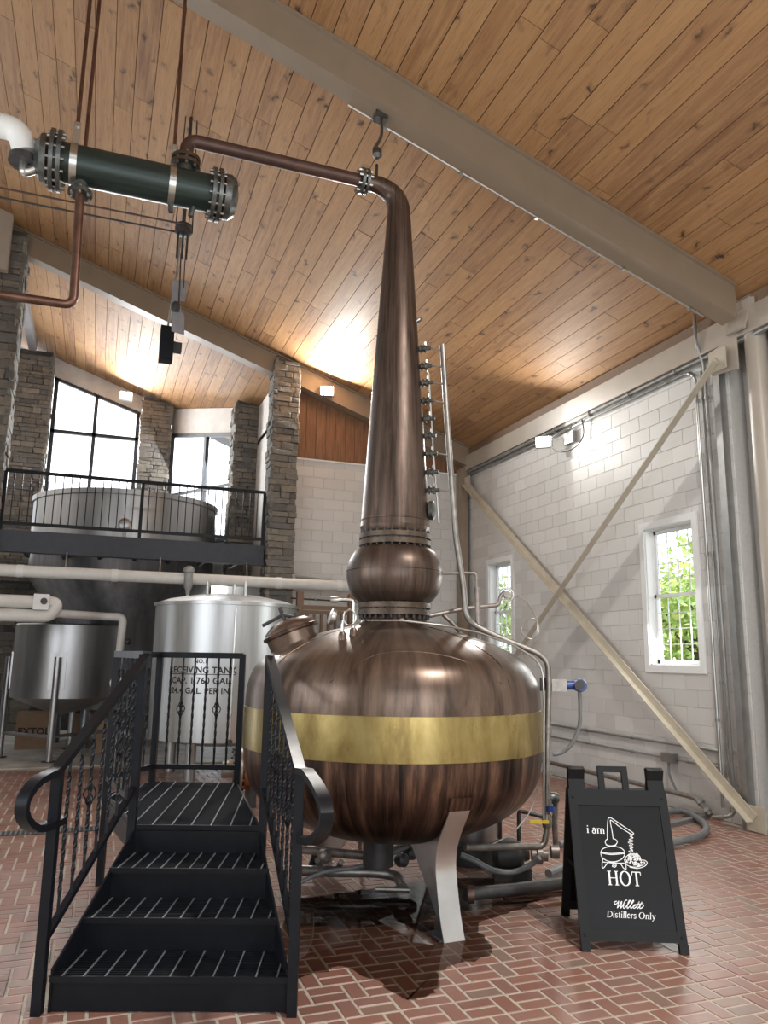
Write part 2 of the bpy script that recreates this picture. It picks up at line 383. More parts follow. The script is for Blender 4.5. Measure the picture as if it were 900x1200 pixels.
#@@STRUCT
# ------------------------------------------------------------------ floor
def wet(x, y): return 0
b = MB().box((.97, 4.7, -.0535), (11.96, 17.5, .1)); floor = struct('floor', 'red clay brick paver floor with pale mortar joints', 'floor', b, 'mortar')
ubr = unit_mesh('brick', 'brick', .006, (.1905, .0905, .05))
R90 = np.array([[0, -1, 0], [1, 0, 0], [0, 0, 1.]])
items = []
for j in range(int((13.4-2.4)/.2)):
    y0 = 2.4+.2*j; x0 = -3.0+(.1*j) % .3-.3
    while x0 < 6.7:
        for c, R in (((x0+.1, y0+.05), I3), ((x0+.1, y0+.15), I3), ((x0+.25, y0+.1), R90)):
            if c[0] > 6.7 or y0 > 13.2: continue
            fs = (.1905, .0905, .05)
            cz = -.025+random.uniform(-.0015, .001)
            q = px_area((c[0], c[1], cz), *fs, R)
            if q > 0 or random.random() < .0: items.append((ubr, (c[0], c[1], cz), (1, 1, 1), R, fs))
        x0 += .3
# keep the ones the objects in front hide out of the loose ones
def hidden(c):
    x, y, z = proj(c)
    if 55 < x < 345 and 900 < y < 1186: return True
    if 680 < x < 805 and 895 < y < 1115: return True
    return False
vis = [t for t in items if not hidden(t[1])]; hid = [t for t in items if hidden(t[1])]
areas = sorted(vis, key=lambda t: -px_area(t[1], *t[4], t[3]))
pieces(floor, 'brick', 'brick_field', areas[:300])
pieces(floor, 'brick', 'brick_field', areas[300:]+hid, limit=0)
b = MB().box((1.9, 17.0, -.045), (9.82, 7.1, .1)); struct('floor_slab', 'pale worn concrete slab under the steel tanks', 'floor', b, 'slab')

# ------------------------------------------------------------------ right wall with two windows
WIN = [(7.47, 8.37, 1.71, 3.49), (11.95, 12.79, 1.71, 3.49)]
def wall_boxes(mb, a0, a1, z0, z1, opens, place):
    """fill the rectangle a0..a1 x z0..z1 minus openings; place(mb,a0,a1,z0,z1)"""
    xs = sorted({a0, a1, *[q for o in opens for q in o[:2]]}); zs = sorted({z0, z1, *[q for o in opens for q in o[2:]]})
    for i in range(len(xs)-1):
        for j in range(len(zs)-1):
            cx = (xs[i]+xs[i+1])/2; cz = (zs[j]+zs[j+1])/2
            if any(o[0] < cx < o[1] and o[2] < cz < o[3] for o in opens): continue
            place(mb, xs[i], xs[i+1], zs[j], zs[j+1])
b = MB(); b.box((XW+.106, 1.03, 3.0), (.2, 10.06, 6.0)); b.box((XW+.26, 6.42, 3.0), (.1, .8, 6.0)); wall_boxes(b, 6.72, YB+.2, 0, 6.0, WIN, lambda m, a0, a1, z0, z1: m.box((XW+.106, (a0+a1)/2, (z0+z1)/2), (.2, a1-a0, z1-z0)))
wall_right = struct('wall_right', 'white painted concrete block wall with two tall windows', 'wall', b, 'wall_mortar')
BL, BHt = .4064, .2032
ublk = {}
def block_mesh(w, h, axis):
    k = (round(w, 3), round(h, 3), axis)
    if k not in ublk: ublk[k] = unit_mesh('block', 'block', .0025, (.02, w, h) if axis == 'x' else (w, .02, h))
    return ublk[k]
def subtract(r, o):
    a0, a1, z0, z1 = r; b0, b1, c0, c1 = o
    if b1 <= a0 or b0 >= a1 or c1 <= z0 or c0 >= z1: return [r]
    out = []
    if b0 > a0: out.append((a0, b0, z0, z1))
    if b1 < a1: out.append((b1, a1, z0, z1))
    m0, m1 = max(a0, b0), min(a1, b1)
    if c0 > z0: out.append((m0, m1, z0, c0))
    if c1 < z1: out.append((m0, m1, c1, z1))
    return out
def blocks(parent, a_start, a_end, z_end, opens, axis, fixed, G=.0045):
    it = []
    for j in range(int(z_end/BHt)+1):
        z0 = j*BHt; z1 = min(z0+BHt, z_end)
        if z1-z0 < .03: continue
        a = a_start-(BL/2 if j % 2 else 0)
        while a < a_end:
            r = [(max(a, a_start), min(a+BL, a_end), z0, z1)]
            for o in opens: r = [q for t in r for q in subtract(t, o)]
            for a0, a1, c0, c1 in r:
                w, h = a1-a0-G, c1-c0-G
                if w < .03 or h < .02: continue
                c = (fixed+.0075, (a0+a1)/2, (c0+c1)/2) if axis == 'x' else ((a0+a1)/2, fixed+.0075, (c0+c1)/2)
                it.append((block_mesh(w, h, axis), c, (1, 1, 1), I3, (.02, w, h) if axis == 'x' else (w, .02, h)))
            a += BL
    pieces(parent, 'block', 'block_field', it)
blocks(wall_right, 6.74, YB-.02, 5.46, WIN, 'x', XW)
# windows
def window_right(n, o, lab):
    y0, y1, z0, z1 = o; t = thing('window_%d' % n, (XW, (y0+y1)/2, z0), lab, 'window', kind='structure')
    m = MB()
    for a, c, d in (((y0+y1)/2, z1+.045, (y1-y0+.18, .09)), ((y0+y1)/2, z0-.045, (y1-y0+.18, .09))): m.box((XW-.008, a, c), (.03, d[0], d[1]))
    m.build('casing', 'white_trim', t)
    for a in (y0-.045, y1+.045): MB().box((XW-.008, a, (z0+z1)/2), (.03, .09, z1-z0)).build('casing', 'white_trim', t)
    m = MB(); 
    for a in (y0+.008, y1-.008): m.box((XW+.1, a, (z0+z1)/2), (.2, .016, z1-z0))
    for c in (z0+.008, z1-.008): m.box((XW+.1, (y0+y1)/2, c), (.2, y1-y0, .016))
    m.build('jamb', 'white_trim', t)
    zm = z0+.50*(z1-z0)
    for k, (c0, c1, xx) in enumerate(((zm-.02, z1-.02, XW+.15), (z0+.02, zm+.02, XW+.115))):
        s = MB(); a0, a1 = y0+.016, y1-.016; fwd = .045
        for a in (a0+fwd/2, a1-fwd/2): s.box((xx, a, (c0+c1)/2), (.035, fwd, c1-c0))
        for c in (c0+fwd/2, c1-fwd/2): s.box((xx, (a0+a1)/2, c), (.035, a1-a0, fwd))
        so = s.build('sash', 'white_trim', t)
        MB().box((xx, (a0+a1)/2, (c0+c1)/2), (.006, a1-a0-2*fwd, c1-c0-2*fwd)).build('pane', 'glass', so)
        g = .009
        for i in range(1, 4):
            a = a0+fwd+(a1-a0-2*fwd)*i/4; MB().box((xx, a, (c0+c1)/2), (.014, g, c1-c0-2*fwd)).build('muntin', 'white_trim', so)
        for i in range(1, 4):
            c = c0+fwd+(c1-c0-2*fwd)*i/4; MB().box((xx, (a0+a1)/2, c), (.013, a1-a0-2*fwd, g)).build('muntin', 'white_trim', so)
window_right(1, WIN[0], 'tall white sash window with grid beside the conduit run on block wall')
window_right(2, WIN[1], 'tall white sash window with grid near the back corner of block wall')

# eave: wood strip, painted strut, column at the corner
b = MB().box((XW-.03, 4.9, 5.84), (.06, 17.7, .17)); struct('trim_1', 'rough pine strip between plank ceiling and painted eave strut', 'trim', b, 'wood_rail')
b = MB().box((XW-.06, 4.9, 5.61), (.12, 17.7, .30)); struct('trim_2', 'tan painted steel eave strut along top of white block wall', 'trim', b, 'column_paint')

# ------------------------------------------------------------------ back wall: blocks, then board siding up to the rear beam
b = MB().box(((2.9+XW+.2)/2, YB+.106, 2.7), (XW+.2-2.9, .2, 5.4)); b.prism([(2.9, 5.38), (XW+.1, 5.38), (XW+.1, zc(XW+.1)), (2.9, zc(2.9))], (0, YB+.05, 0), (1, 0, 0), (0, 0, 1), (0, .15, 0))
wall_back = struct('wall_back', 'white block end wall with brown vertical board siding above', 'wall', b, 'wall_mortar')
blocks(wall_back, 3.0, XW-.01, 5.40, [], 'y', YB)
x = 3.05; bw = .195
while x < XW-.05:
    x1 = min(x+bw, XW)-.006
    MB().prism([(x, 5.42), (x1, 5.42), (x1, zc(x1)-.02), (x, zc(x)-.02)], (0, YB-.012, 0), (1, 0, 0), (0, 0, 1), (0, .05, 0)).build('siding_board', 'siding', wall_back, smooth=0)
    x += bw
b = MB().box(((3.0+XW)/2, YB-.02, 5.41), (XW-3.0, .04, .03)); struct('trim_3', 'thin pale ledge strip between block wall and board siding', 'trim', b, 'white_trim')

# walls of the hall outside the frame, with the openings the daylight comes through
b = MB()
for a0, a1, z0, z1 in ((-4.0, 1.0, 0, 6), (7.0, 13.6, 0, 6), (1.0, 7.0, 0, 1.1), (1.0, 7.0, 4.5, 6)): b.box((-5.1, (a0+a1)/2, (z0+z1)/2), (.2, a1-a0, z1-z0))
b.box((-5.1, 4.8, 8.1), (.2, 17.6, 4.2)); struct('wall_left', 'plain painted side wall with wide opening', 'wall', b, 'wall_plain')
b = MB()
for a0, a1, z0, z1 in ((-5.0, -2.4, 0, 9.8), (4.8, 6.8, 0, 6.2), (-2.4, 4.8, 0, .7), (-2.4, 4.8, 4.5, 7.0)): b.box(((a0+a1)/2, -4.1, (z0+z1)/2), (a1-a0, .2, z1-z0))
struct('wall_front', 'plain painted wall with wide opening', 'wall', b, 'wall_plain')

# ------------------------------------------------------------------ plank ceiling
th = math.atan(SL); RC = np.array([[math.cos(th), 0, math.sin(th)], [0, 1, 0], [-math.sin(th), 0, math.cos(th)]])
PW = .235; DX = PW*math.cos(th)
b = MB().prism([(-5.2, zc(-5.2)+.035), (XW+.3, zc(XW+.3)+.035), (XW+.3, zc(XW+.3)+.16), (-5.2, zc(-5.2)+.16)], (0, -4.2, 0), (1, 0, 0), (0, 0, 1), (0, 24.6, 0))
ceiling = struct('ceiling', 'sloping knotty pine plank ceiling above the still', 'ceiling', b, 'print_black')
upl = unit_mesh('ceiling_plank', 'plank', 0, (1, 1, 1)); items = []
xx = XW; row = 0
while xx > -4.8:
    x0 = xx-DX; xm = (x0+xx)/2; y = -4.1+random.uniform(0, 2.2)-1.8; yend = BAYY+.1 if -3.2 < xm < 3.1 else YB+.0
    while y < yend:
        L = random.choice((2.4, 3.0, 3.6, 4.2, 3.3)) if y < 13 else 4.0
        y1 = min(y+L, yend)
        if y1 > -4 and y1-max(y, -4) > .05:
            a0 = max(y, -4); ln = y1-a0-.006
            items.append((upl, (xm, (a0+y1)/2, zc(xm)+.02+random.uniform(-.0012, .0012)), (PW-.008, ln, .03), RC, (PW-.008, ln, .03)))
        y = y1
    xx -= DX; row += 1
pieces(ceiling, 'ceiling_plank', 'plank_field', items)

# ------------------------------------------------------------------ steel roof beams
def roof_beam(y0, y1, x0, x1, lab, mat, loc, dep=.41):
    t = thing('roof_beam', loc, lab, 'beam', kind='structure')
    ym = (y0+y1)/2
    MB().prism([(x0, zc(x0)-.03), (x1, zc(x1)-.03), (x1, zc(x1)-dep), (x0, zc(x0)-dep)], (0, y0, 0), (1, 0, 0), (0, 0, 1), (0, y1-y0, 0)).build('web', mat, t)
    MB().prism([(x0, zc(x0)-.002), (x1, zc(x1)-.002), (x1, zc(x1)-.032), (x0, zc(x0)-.032)], (0, y0-.035, 0), (1, 0, 0), (0, 0, 1), (0, y1-y0+.07, 0)).build('flange', mat, t)
    return t
bm1 = roof_beam(6.29, 6.52, -5.0, 6.55, 'tan painted steel roof beam crossing the near ceiling to round column', 'beam_paint', (6.5, 6.4, 5.7))
bm2 = roof_beam(13.48, 13.72, -5.0, XW-.05, 'grey brown steel roof beam between stone pillars and rear corner', 'beam_paint', (6.5, 13.6, 5.6))
m = MB()
P = [(x, 6.535, zc(x)-.42) for x in np.linspace(1.95, 6.3, 9)]
m.tube(P, .011, 6); m.build('beam_conduit', 'conduit', bm1)
for x in (2.35, 3.2, 4.1, 5.2, 6.1): MB().box((x, 6.53, zc(x)-.425), (.04, .05, .03)).build('clip', 'strap_steel', bm1)

# ------------------------------------------------------------------ stone work
ust = [unit_mesh('stone_%d' % i, 'stone', .08, (1, 1, 1), .05, i) for i in range(5)]
def stone_faces(parent, faces, lo=.07, hi=.15, wl=.14, wh=.42, lim=300, name='stone'):
    """faces: (origin, u dir, length, z0, z1 or callable, outward normal)"""
    it = []
    for O, U, L, z0, z1, nn in faces:
        O = np.array(O, float); U = np.array(U, float); nn = np.array(nn, float); z = z0; R = np.array([U, nn, np.cross(U, nn)]).T
        while z < z1-.03:
            h = min(random.uniform(lo, hi), z1-z)
            a = -random.uniform(0, .05)
            while a < L:
                w = random.uniform(wl, wh); e = min(a+w, L+random.uniform(0, .03))
                if L-e < .07: e = L+random.uniform(.0, .03)
                d = random.uniform(.05, .085)
                it.append((random.choice(ust), O+U*((a+e)/2)+nn*(d/2-.03)+np.array([0, 0, z+h/2]), (e-a-.008, d, h-.008), R, (e-a, d, h)))
                a = e
            z += h
    pieces(parent, name, 'stone_field', it, lim)
def pillar(lab, x0, x1, y0, y1, z0, zt, faces, **k):
    t = thing('stone_pillar', ((x0+x1)/2, (y0+y1)/2, z0), lab, 'pillar', kind='structure')
    MB().prism([(x0+.03, z0), (x1-.03, z0), (x1-.03, min(zt, zc(x1)-.03)), (x0+.03, min(zt, zc(x0)-.03))], (0, y0+.03, 0), (1, 0, 0), (0, 0, 1), (0, y1-y0-.06, 0)).build('core', 'stone_mortar', t)
    fs = []
    if 'f' in faces: fs.append(((x0, y0+.03, 0), (1, 0, 0), x1-x0, z0, zt-.1, (0, -1, 0)))
    if 'l' in faces: fs.append(((x0+.03, y1, 0), (0, -1, 0), y1-y0, z0, zt-.05, (-1, 0, 0)))
    if 'r' in faces: fs.append(((x1-.03, y0, 0), (0, 1, 0), y1-y0, z0, zt-.1, (1, 0, 0)))
    stone_faces(t, fs, **k); return t
pillar('tall grey stone pillar between balcony and white block wall', 2.72, 3.19, 13.36, 13.84, 0, 7.25, 'fl')
pillar('wide shadowed stone pillar beside the balcony railing and copper drain pipe', -3.2, -1.62, 13.36, 13.95, 0, 8.78, 'fr', lo=.09, hi=.2, wl=.25, wh=.6)
pillar('stone pillar left of the large four pane bay window', -2.35, -1.45, 18.9, 19.5, 3.3, 8.75, 'fr')
pillar('stone pillar between the two bay windows', .62, 1.32, 18.9, 19.5, 3.3, 7.95, 'fr')
pillar('stone pillar right of the narrow bay window', 2.5, 3.0, 16.35, 17.0, 3.3, 7.3, 'fl')

# ------------------------------------------------------------------ balcony bay
b = MB().box((-.4, BAYY+.1, 1.8), (6.0, .2, 3.6)); wb = struct('wall_bay', 'rough grey stone wall under the balcony behind the tanks', 'wall', b, 'stone_mortar')
stone_faces(wb, [((-3.3, BAYY+.02, 0), (1, 0, 0), 2.0, 0, 3.5, (0, -1, 0))], lo=.12, hi=.22, wl=.25, wh=.6)
b = MB().box((3.1, 16.7, 3.2), (.2, 5.8, 6.4)); b.prism([(13.9, 6.3), (19.6, 6.3), (19.6, zc(3.1)-.02), (13.9, zc(3.1)-.02)], (3.0, 0, 0), (0, 1, 0), (0, 0, 1), (.2, 0, 0))
struct('wall_bay_right', 'pale plaster side wall of the balcony bay', 'wall', b, 'pale_panel')
b = MB().box((-3.3, 16.7, 4.5), (.2, 6.0, 9.0)); struct('wall_bay_left', 'pale plaster wall at left of the balcony bay', 'wall', b, 'pale_panel')
# big window with raked head
def bay_frame(n, A, B, sill, headA, headB, muls, trans, lab):
    A = np.array([*A, 0.]); B = np.array([*B, 0.]); U = B-A; L = np.linalg.norm(U); U /= L; nn = np.cross(U, [0, 0, 1]); Zv = np.array([0, 0, 1.])
    t = thing('window_%d' % n, (A+B)/2+[0, 0, sill], lab, 'window', kind='structure')
    hd = lambda a: headA+(headB-headA)*a/L
    fw_, dp = .09, .10
    def bar(p, q, w=fw_, nm='frame'): return MB().bar(p, q, dp, w, upv=np.cross(nn, (q-p)/np.linalg.norm(q-p))).build(nm, 'window_black', t)
    P = lambda a, z: A+U*a+Zv*z
    bar(P(0, sill), P(L, sill)); bar(P(0, headA), P(L, headB)); bar(P(fw_/2, sill), P(fw_/2, hd(0))); bar(P(L-fw_/2, sill), P(L-fw_/2, hd(L)))
    for a in muls: bar(P(a, sill), P(a, hd(a)), .08, 'mullion')
    for z in trans: bar(P(0, z), P(L, z), .08, 'mullion')
    ed = [0, *muls, L]; zs = [sill, *trans, None]
    for i in range(len(ed)-1):
        for j in range(len(zs)-1):
            a0, a1 = ed[i]+.03, ed[i+1]-.03; z0 = zs[j]+.03; zA = zs[j+1]-.03 if zs[j+1] else hd(a0)-.03; zB = zs[j+1]-.03 if zs[j+1] else hd(a1)-.03
            MB().prism([(a0, z0), (a1, z0), (a1, zB), (a0, zA)], A, U, Zv, nn*.008).build('pane', 'glass', t)
    return t, U, nn, L
bay_frame(3, (-1.42, 19.35), (.60, 19.35), 5.45, 8.27, 7.62, [.98], [6.95], 'large bay window of four bright panes with raked head')
bay_frame(4, (1.36, 19.2), (2.62, 17.15), 4.3, 7.1, 6.72, [1.4], [5.55], 'narrow two pane bay window above balcony tank')
b = MB().prism([(-1.45, 8.30), (.62, 7.64), (.62, zc(.62)-.01), (-1.45, zc(-1.45)-.01)], (0, 19.3, 0), (1, 0, 0), (0, 0, 1), (0, .15, 0))
struct('trim_4', 'pale board above the large raked bay window', 'trim', b, 'pale_panel')
A = np.array([1.36, 19.2, 0]); U = np.array([1.26, -2.05, 0]); L = np.linalg.norm(U); U /= L
b = MB().prism([(0, 7.14), (L, 6.76), (L, zc(2.62)-.01), (0, zc(1.36)-.01)], A, U, (0, 0, 1), np.cross(U, [0, 0, 1])*-.12)
struct('trim_5', 'stained pale board above the narrow bay window', 'trim', b, 'pale_panel')
b = MB().box((-.4, 19.45, 4.5), (2.0, .15, 1.84)); b.prism([(0, 3.4), (L, 3.4), (L, 4.28), (0, 4.28)], A, U, (0, 0, 1), np.cross(U, [0, 0, 1])*-.12)
struct('wall_bay_sill', 'pale wall below the bay windows', 'wall', b, 'pale_panel')

# deck and railing
t = thing('balcony_deck', (.55, 14.5, 3.30), 'black steel balcony deck spanning between the stone pillars', 'deck', kind='structure')
MB().box((.54, 13.52, 3.50), (4.28, .06, .36)).build('edge_beam', 'deck_steel', t)
MB().box((.54, 14.55, 3.655), (4.28, 2.0, .05)).build('deck_plate', 'deck_steel', t)
for x in np.arange(-1.3, 2.7, .62): MB().box((x, 14.55, 3.55), (.06, 2.0, .16)).build('joist', 'deck_steel', t)
MB().box((.54, 13.50, 3.34), (4.28, .14, .03)).build('lower_flange', 'deck_steel', t)
t = thing('balcony_railing', (.55, 13.55, 3.68), 'black metal balcony railing with thin vertical pickets', 'railing')
for nm, z in (('top_rail', 4.66), ('bottom_rail', 3.80)): MB().box((.54, 13.55, z), (4.26, .05, .05)).build(nm, 'black_paint', t)
for x in (-1.58, .55, 2.66): MB().box((x, 13.55, 4.16), (.055, .055, .98)).build('post', 'black_paint', t)
upk = MB().box((0, 0, 0), (.016, .016, .84)).mesh('picket', 'black_paint')
for i in range(1, 34):
    x = -1.58+4.24*i/34
    if abs(x-.55) < .04: continue
    o = bpy.data.objects.new('picket', upk); COL.objects.link(o); o.parent = t; o.location = (x-.55, 0, 4.23-3.68)

b = MB().box((-1.92, 16.3, zc(-1.92)-.14), (.16, 5.0, .24)); tag(b.build('bay_rafter', 'fan_blade'), 'blue grey steel rafter above the bay, beside wide stone pillar', 'beam', kind='structure')
b = MB().box((-2.25, 13.20, 8.48), (.8, .14, 1.1)); tag(b.build('pillar_cap', 'column_paint'), 'tan steel plate on top of the wide shadowed stone pillar', 'plate', kind='structure')

t = thing('added_fill_lamp', (3.4, 1.6, 6.08), 'added round black fill lamp on a rod, out of view under near plank ceiling', 'lamp')  # invented fixture for the added fill light, above the view
MB().lathe([(.34, 0), (.32, .05), (.15, .22), (.08, .26)], (3.4, 1.6, 6.08), (0, 0, 1), 28).build('shade', 'black_paint', t)
MB().cyl((3.4, 1.6, 6.3), (3.4, 1.6, zc(3.4)-.003), .012, 8).build('rod', 'conduit', t)
# ------------------------------------------------------------------ column, braces, conduits on the right wall
t = thing('steel_column', (6.82, 6.31, 0), 'round tan steel column under the near roof beam', 'column', kind='structure')
MB().cyl((6.82, 6.31, 0), (6.82, 6.31, zc(6.82)-.05), .12, 28).build('shaft', 'column_paint', t)
MB().box((6.82, 6.31, .01), (.32, .32, .02)).build('base_plate', 'column_paint', t)
MB().box((6.70, 6.40, zc(6.7)-.25), (.03, .26, .46), R=RC).build('end_plate', 'column_paint', t)
MB().prism([(6.40, 5.05), (6.80, 5.10), (6.80, 5.40), (6.40, 5.45)], (6.62, 0, 0), (0, 1, 0), (0, 0, 1), (.02, 0, 0)).build('gusset_plate', 'column_paint', t)
tag(MB().box((XW-.05, 6.83, 2.7), (.11, .10, 5.4)).build('gap_shade_strip', 'conduit'), 'dark strip standing in for the shadowed gap in block wall beside round column', 'channel')  # solid strip in place of the shadowed gap next to the column
t = thing('corner_post', (6.66, 13.62, 0), 'brown steel post in the far corner of the block walls', 'post', kind='structure')
MB().box((6.66, 13.62, 2.75), (.16, .2, 5.5)).build('shaft', 'beam_paint', t)
MB().box((6.66, 13.62, .01), (.26, .28, .02)).build('base_plate', 'beam_paint', t)
def brace(y0, z0, y1, z1, x, lab):
    t = thing('cross_brace', (x, y0, z0), lab, 'brace')
    MB().bar((x, y0, z0), (x, y1, z1), .012, .10, upv=(0, -(z1-z0), y1-y0)).build('flat_leg', 'brace_paint', t)
    d = np.array([0, y1-y0, z1-z0]); d /= np.linalg.norm(d); nn = np.array([0, -d[2], d[1]]); nn = nn if nn[2] > 0 else -nn
    MB().bar(np.array((x-.045, y0, z0))-nn*.045, np.array((x-.045, y1, z1))-nn*.045, .09, .012, upv=nn).build('angle_leg', 'brace_paint', t)
    for (yy, zz) in ((y0, z0), (y1, z1)):
        MB().prism([(-.13, -.13), (.13, -.13), (.13, .13), (-.13, .13)], (x+.008, yy, zz), (0, 1, 0), (0, 0, 1), (.014, 0, 0)).build('gusset', 'brace_paint', t)
brace(6.62, 5.22, 12.9, .72, XW-.28, 'tan diagonal brace rising from behind the still to the round column')
brace(13.42, 5.18, 6.66, .14, XW-.15, 'tan diagonal brace falling from the rear corner to the floor')
# conduits
def pipe(name, lab, cat, P, r, mat, bendr=.08, group=None, n=10, clips=0, clipmat='conduit'):
    t = thing(name, P[0], lab, cat, group)
    MB().tube(bend(P, bendr), r, n).build('tube', mat, t)
    if clips:
        for i in range(clips):
            k = (i+.5)/clips*(len(P)-1); j = min(int(k), len(P)-2); f_ = k-j
            p = np.array(P[j])*(1-f_)+np.array(P[j+1])*f_; d = np.array(P[j+1])-np.array(P[j]); d = d/np.linalg.norm(d)
            MB().tube([p-d*.02, p+d*.02], r*1.5, n).build('clip', clipmat, t)
    return t
pipe('conduit', 'thick grey conduit under the eave strut along block wall', 'conduit', [(XW-.07, 13.6, 5.43), (XW-.07, 5.2, 5.43)], .03, 'conduit', clips=9)
pipe('conduit', 'thin grey conduit just below the thick eave conduit', 'conduit', [(XW-.04, 13.6, 5.36), (XW-.04, 7.35, 5.36), (XW-.04, 7.22, 5.26), (XW-.04, 7.22, .15)], .018, 'conduit', .1, clips=8)
pipe('conduit', 'grey conduit dropping down block wall nearest the dark gap strip', 'conduit', [(XW-.16, 7.05, 6.0), (XW-.16, 7.05, 5.6), (XW-.05, 7.05, 5.35), (XW-.05, 7.03, .35), (XW-.1, 6.98, .1), (XW-.22, 7.2, .06)], .02, 'conduit', .12, clips=6)
pipe('conduit', 'slim grey conduit in the middle of the vertical conduit run', 'conduit', [(XW-.04, 7.13, 5.3), (XW-.04, 7.12, .5)], .013, 'conduit', clips=7)
pipe('conduit', 'upper grey conduit running low along block wall behind the sign', 'conduit', [(XW-.03, 13.4, .76), (XW-.03, 7.24, .76)], .018, 'conduit', clips=6)
pipe('conduit', 'lower grey conduit with junction box behind the sign', 'conduit', [(XW-.03, 13.4, .58), (XW-.03, 7.24, .58)], .014, 'conduit', clips=6)
pipe('floor_pipe', 'steel pipe along the floor at the base of block wall', 'pipe', [(XW-.1, 13.2, .20), (XW-.1, 7.55, .20), (XW-.1, 7.35, .05)], .03, 'pipe_steel', .1, clips=4)
t = thing('junction_box', (XW-.04, 8.05, .54), 'grey junction box with flexible whip on lower wall conduit', 'junction box')
MB().box((XW-.05, 8.05, .59), (.09, .2, .11)).build('body', 'conduit', t)
MB().tube(catmull([(XW-.06, 8.05, .55), (XW-.07, 8.04, .40), (XW-.08, 7.95, .27), (XW-.09, 7.9, .21)]), .016, 8).build('whip', 'hose_grey', t)
tag(MB().box((XW-.5, 7.3, .02), (.95, .07, .04), rz=.35).build('floor_channel', 'hose_grey'), 'dark flat cable channel on the bricks by the block wall', 'channel')
P = [onZ(655, 990, .05), onZ(720, 975, .05), onZ(790, 950, .05), onZ(822, 962, .05), onZ(826, 975, .05), onZ(800, 985, .05), onZ(700, 1003, .05), (3.6, 5.8, .05)]
t = tag(MB().tube(catmull(P), .034, 10).build('floor_hose', 'hose_grey'), 'thick grey hose looping on the floor behind the black sign', 'hose')
# flood lights: a lamp with its own light
def flood(loc, aim, lab, power, size=.2, n=1):
    loc = np.array(loc, float); d = np.array(aim, float)-loc; d /= np.linalg.norm(d); u, w = frame_of(d)
    t = thing('flood_light', loc, lab, 'light')
    R = np.array([u, w, d]).T
    MB().box(loc-d*.05, (size, size*.7, .10), R=R).build('housing', 'grey_box', t)
    MB().box(loc+d*.006, (size*.86, size*.58, .012), R=R).build('lens', 'lamp_face', t)
    l = bpy.data.lights.new('flood_lamp', 'AREA'); l.shape = 'RECTANGLE'; l.size = size*.8; l.size_y = size*.55; l.energy = power; l.color = (1, .98, .93)
    o = bpy.data.objects.new('flood_lamp', l); COL.objects.link(o); o.parent = t; o.location = tuple(d*.03); o.rotation_euler = Vector(d).to_track_quat('-Z', 'Y').to_euler()
    return t, d
fl, d = flood((6.50, 10.32, 5.20), (2.2, 5.5, 4.6), 'glaring flood light on arm below eave conduit of block wall', 60, .26)
MB().tube([(XW-.03, 9.9, 5.40), (6.58, 10.15, 5.24), (6.53, 10.28, 5.2)], .02, 8).build('arm', 'grey_box', fl)
MB().tube(catmull([(6.55, 10.25, 5.14), (6.62, 10.05, 4.98), (6.70, 9.75, 4.98), (6.76, 9.6, 5.15), (6.74, 9.6, 5.40)]), .01, 6).build('cable', 'black_iron', fl)
MB().box((6.765, 9.98, 5.20), (.07, .26, .18)).build('driver_box', 'grey_box', fl)
fl, d = flood((3.72, 13.36, 6.68), (2.0, 6.5, 6.0), 'glaring flood light mounted on the rear roof beam', 220, .26)
MB().box((3.72, 13.44, 6.70), (.06, .08, .1)).build('bracket', 'grey_box', fl)
fl, d = flood((.22, 18.75, 7.86), (.4, 14, 8.5), 'bright flood light above the large bay window', 60, .3)
MB().box((.22, 18.9, 7.95), (.06, .32, .06)).build('bracket', 'grey_box', fl)

# ------------------------------------------------------------------ condenser and its lines, on the lyne arm of the still
CY = 5.51; CZ = 5.25
t = thing('condenser', fitp((0.05, CY, CZ-.2)), 'dark green horizontal condenser drum hung below the plank ceiling', 'condenser')
MB().cyl((-.52, CY, CZ), (.58, CY, CZ), .142, 36).fit().build('shell', 'condenser_green', t)
def flange(x0, ax, par, R=.215, th=.028, c=None, k=14, mat='flange_iron', br=.010, gap=.02):
    c = np.array(c); ax = np.array(ax, float)
    o = MB().lathe([(R, 0), (R, th)], c, ax, 32).fit().build('flange', mat, par)
    o2 = MB().lathe([(R, 0), (R, th)], c+ax*(th+gap), ax, 32).fit().build('flange', mat, par)
    MB().lathe([(R*.82, -.001), (R*.82, gap+.002)], c+ax*th, ax, 32).fit().build('gasket', 'black_iron', par)
    MB().disc_bolts(c+ax*(th+gap/2), ax, R*.86, k, br, 2*th+gap+.045).fit().build('flange_bolts', 'pipe_steel', par)
flange(0, (-1, 0, 0), t, c=(-.50, CY, CZ)); flange(0, (1, 0, 0), t, c=(.56, CY, CZ), R=.20)
MB().lathe([(.17, 0), (.17, .05), (.14, .09), (.06, .11), (0, .115)], (.655, CY, CZ), (1, 0, 0), 28).fit().build('end_cap', 'flange_iron', t)
MB().lathe([(.17, 0), (.165, .04), (.10, .08), (0, .09)], (-.60, CY, CZ), (-1, 0, 0), 28).fit().build('end_cap', 'flange_iron', t)
for x in (-.42, .27):
    m = MB(); m.lathe([(.148, -.024), (.148, .024)], (x, CY, CZ), (1, 0, 0), 36); m.fit().build('strap', 'strap_steel', t)
    MB().box((x, CY, CZ+.23), (.048, .03, .22)).fit().build('strap_tab', 'strap_steel', t)
    MB().tube([(x, CY-.03, CZ+.31), (x, CY+.03, CZ+.31)], .018, 8).fit().build('bolt', 'strap_steel', t)
for x, yy, z0 in ((-.42, CY, CZ+.31), (-.36, CY+.08, CZ+.10), (.27, CY, CZ+.31)): MB().tube([(x, yy, z0), (x, yy, (zc(x)+.0898)/FK)], .014, 8).fit().build('hanger_rod', 'copper_pipe', t)
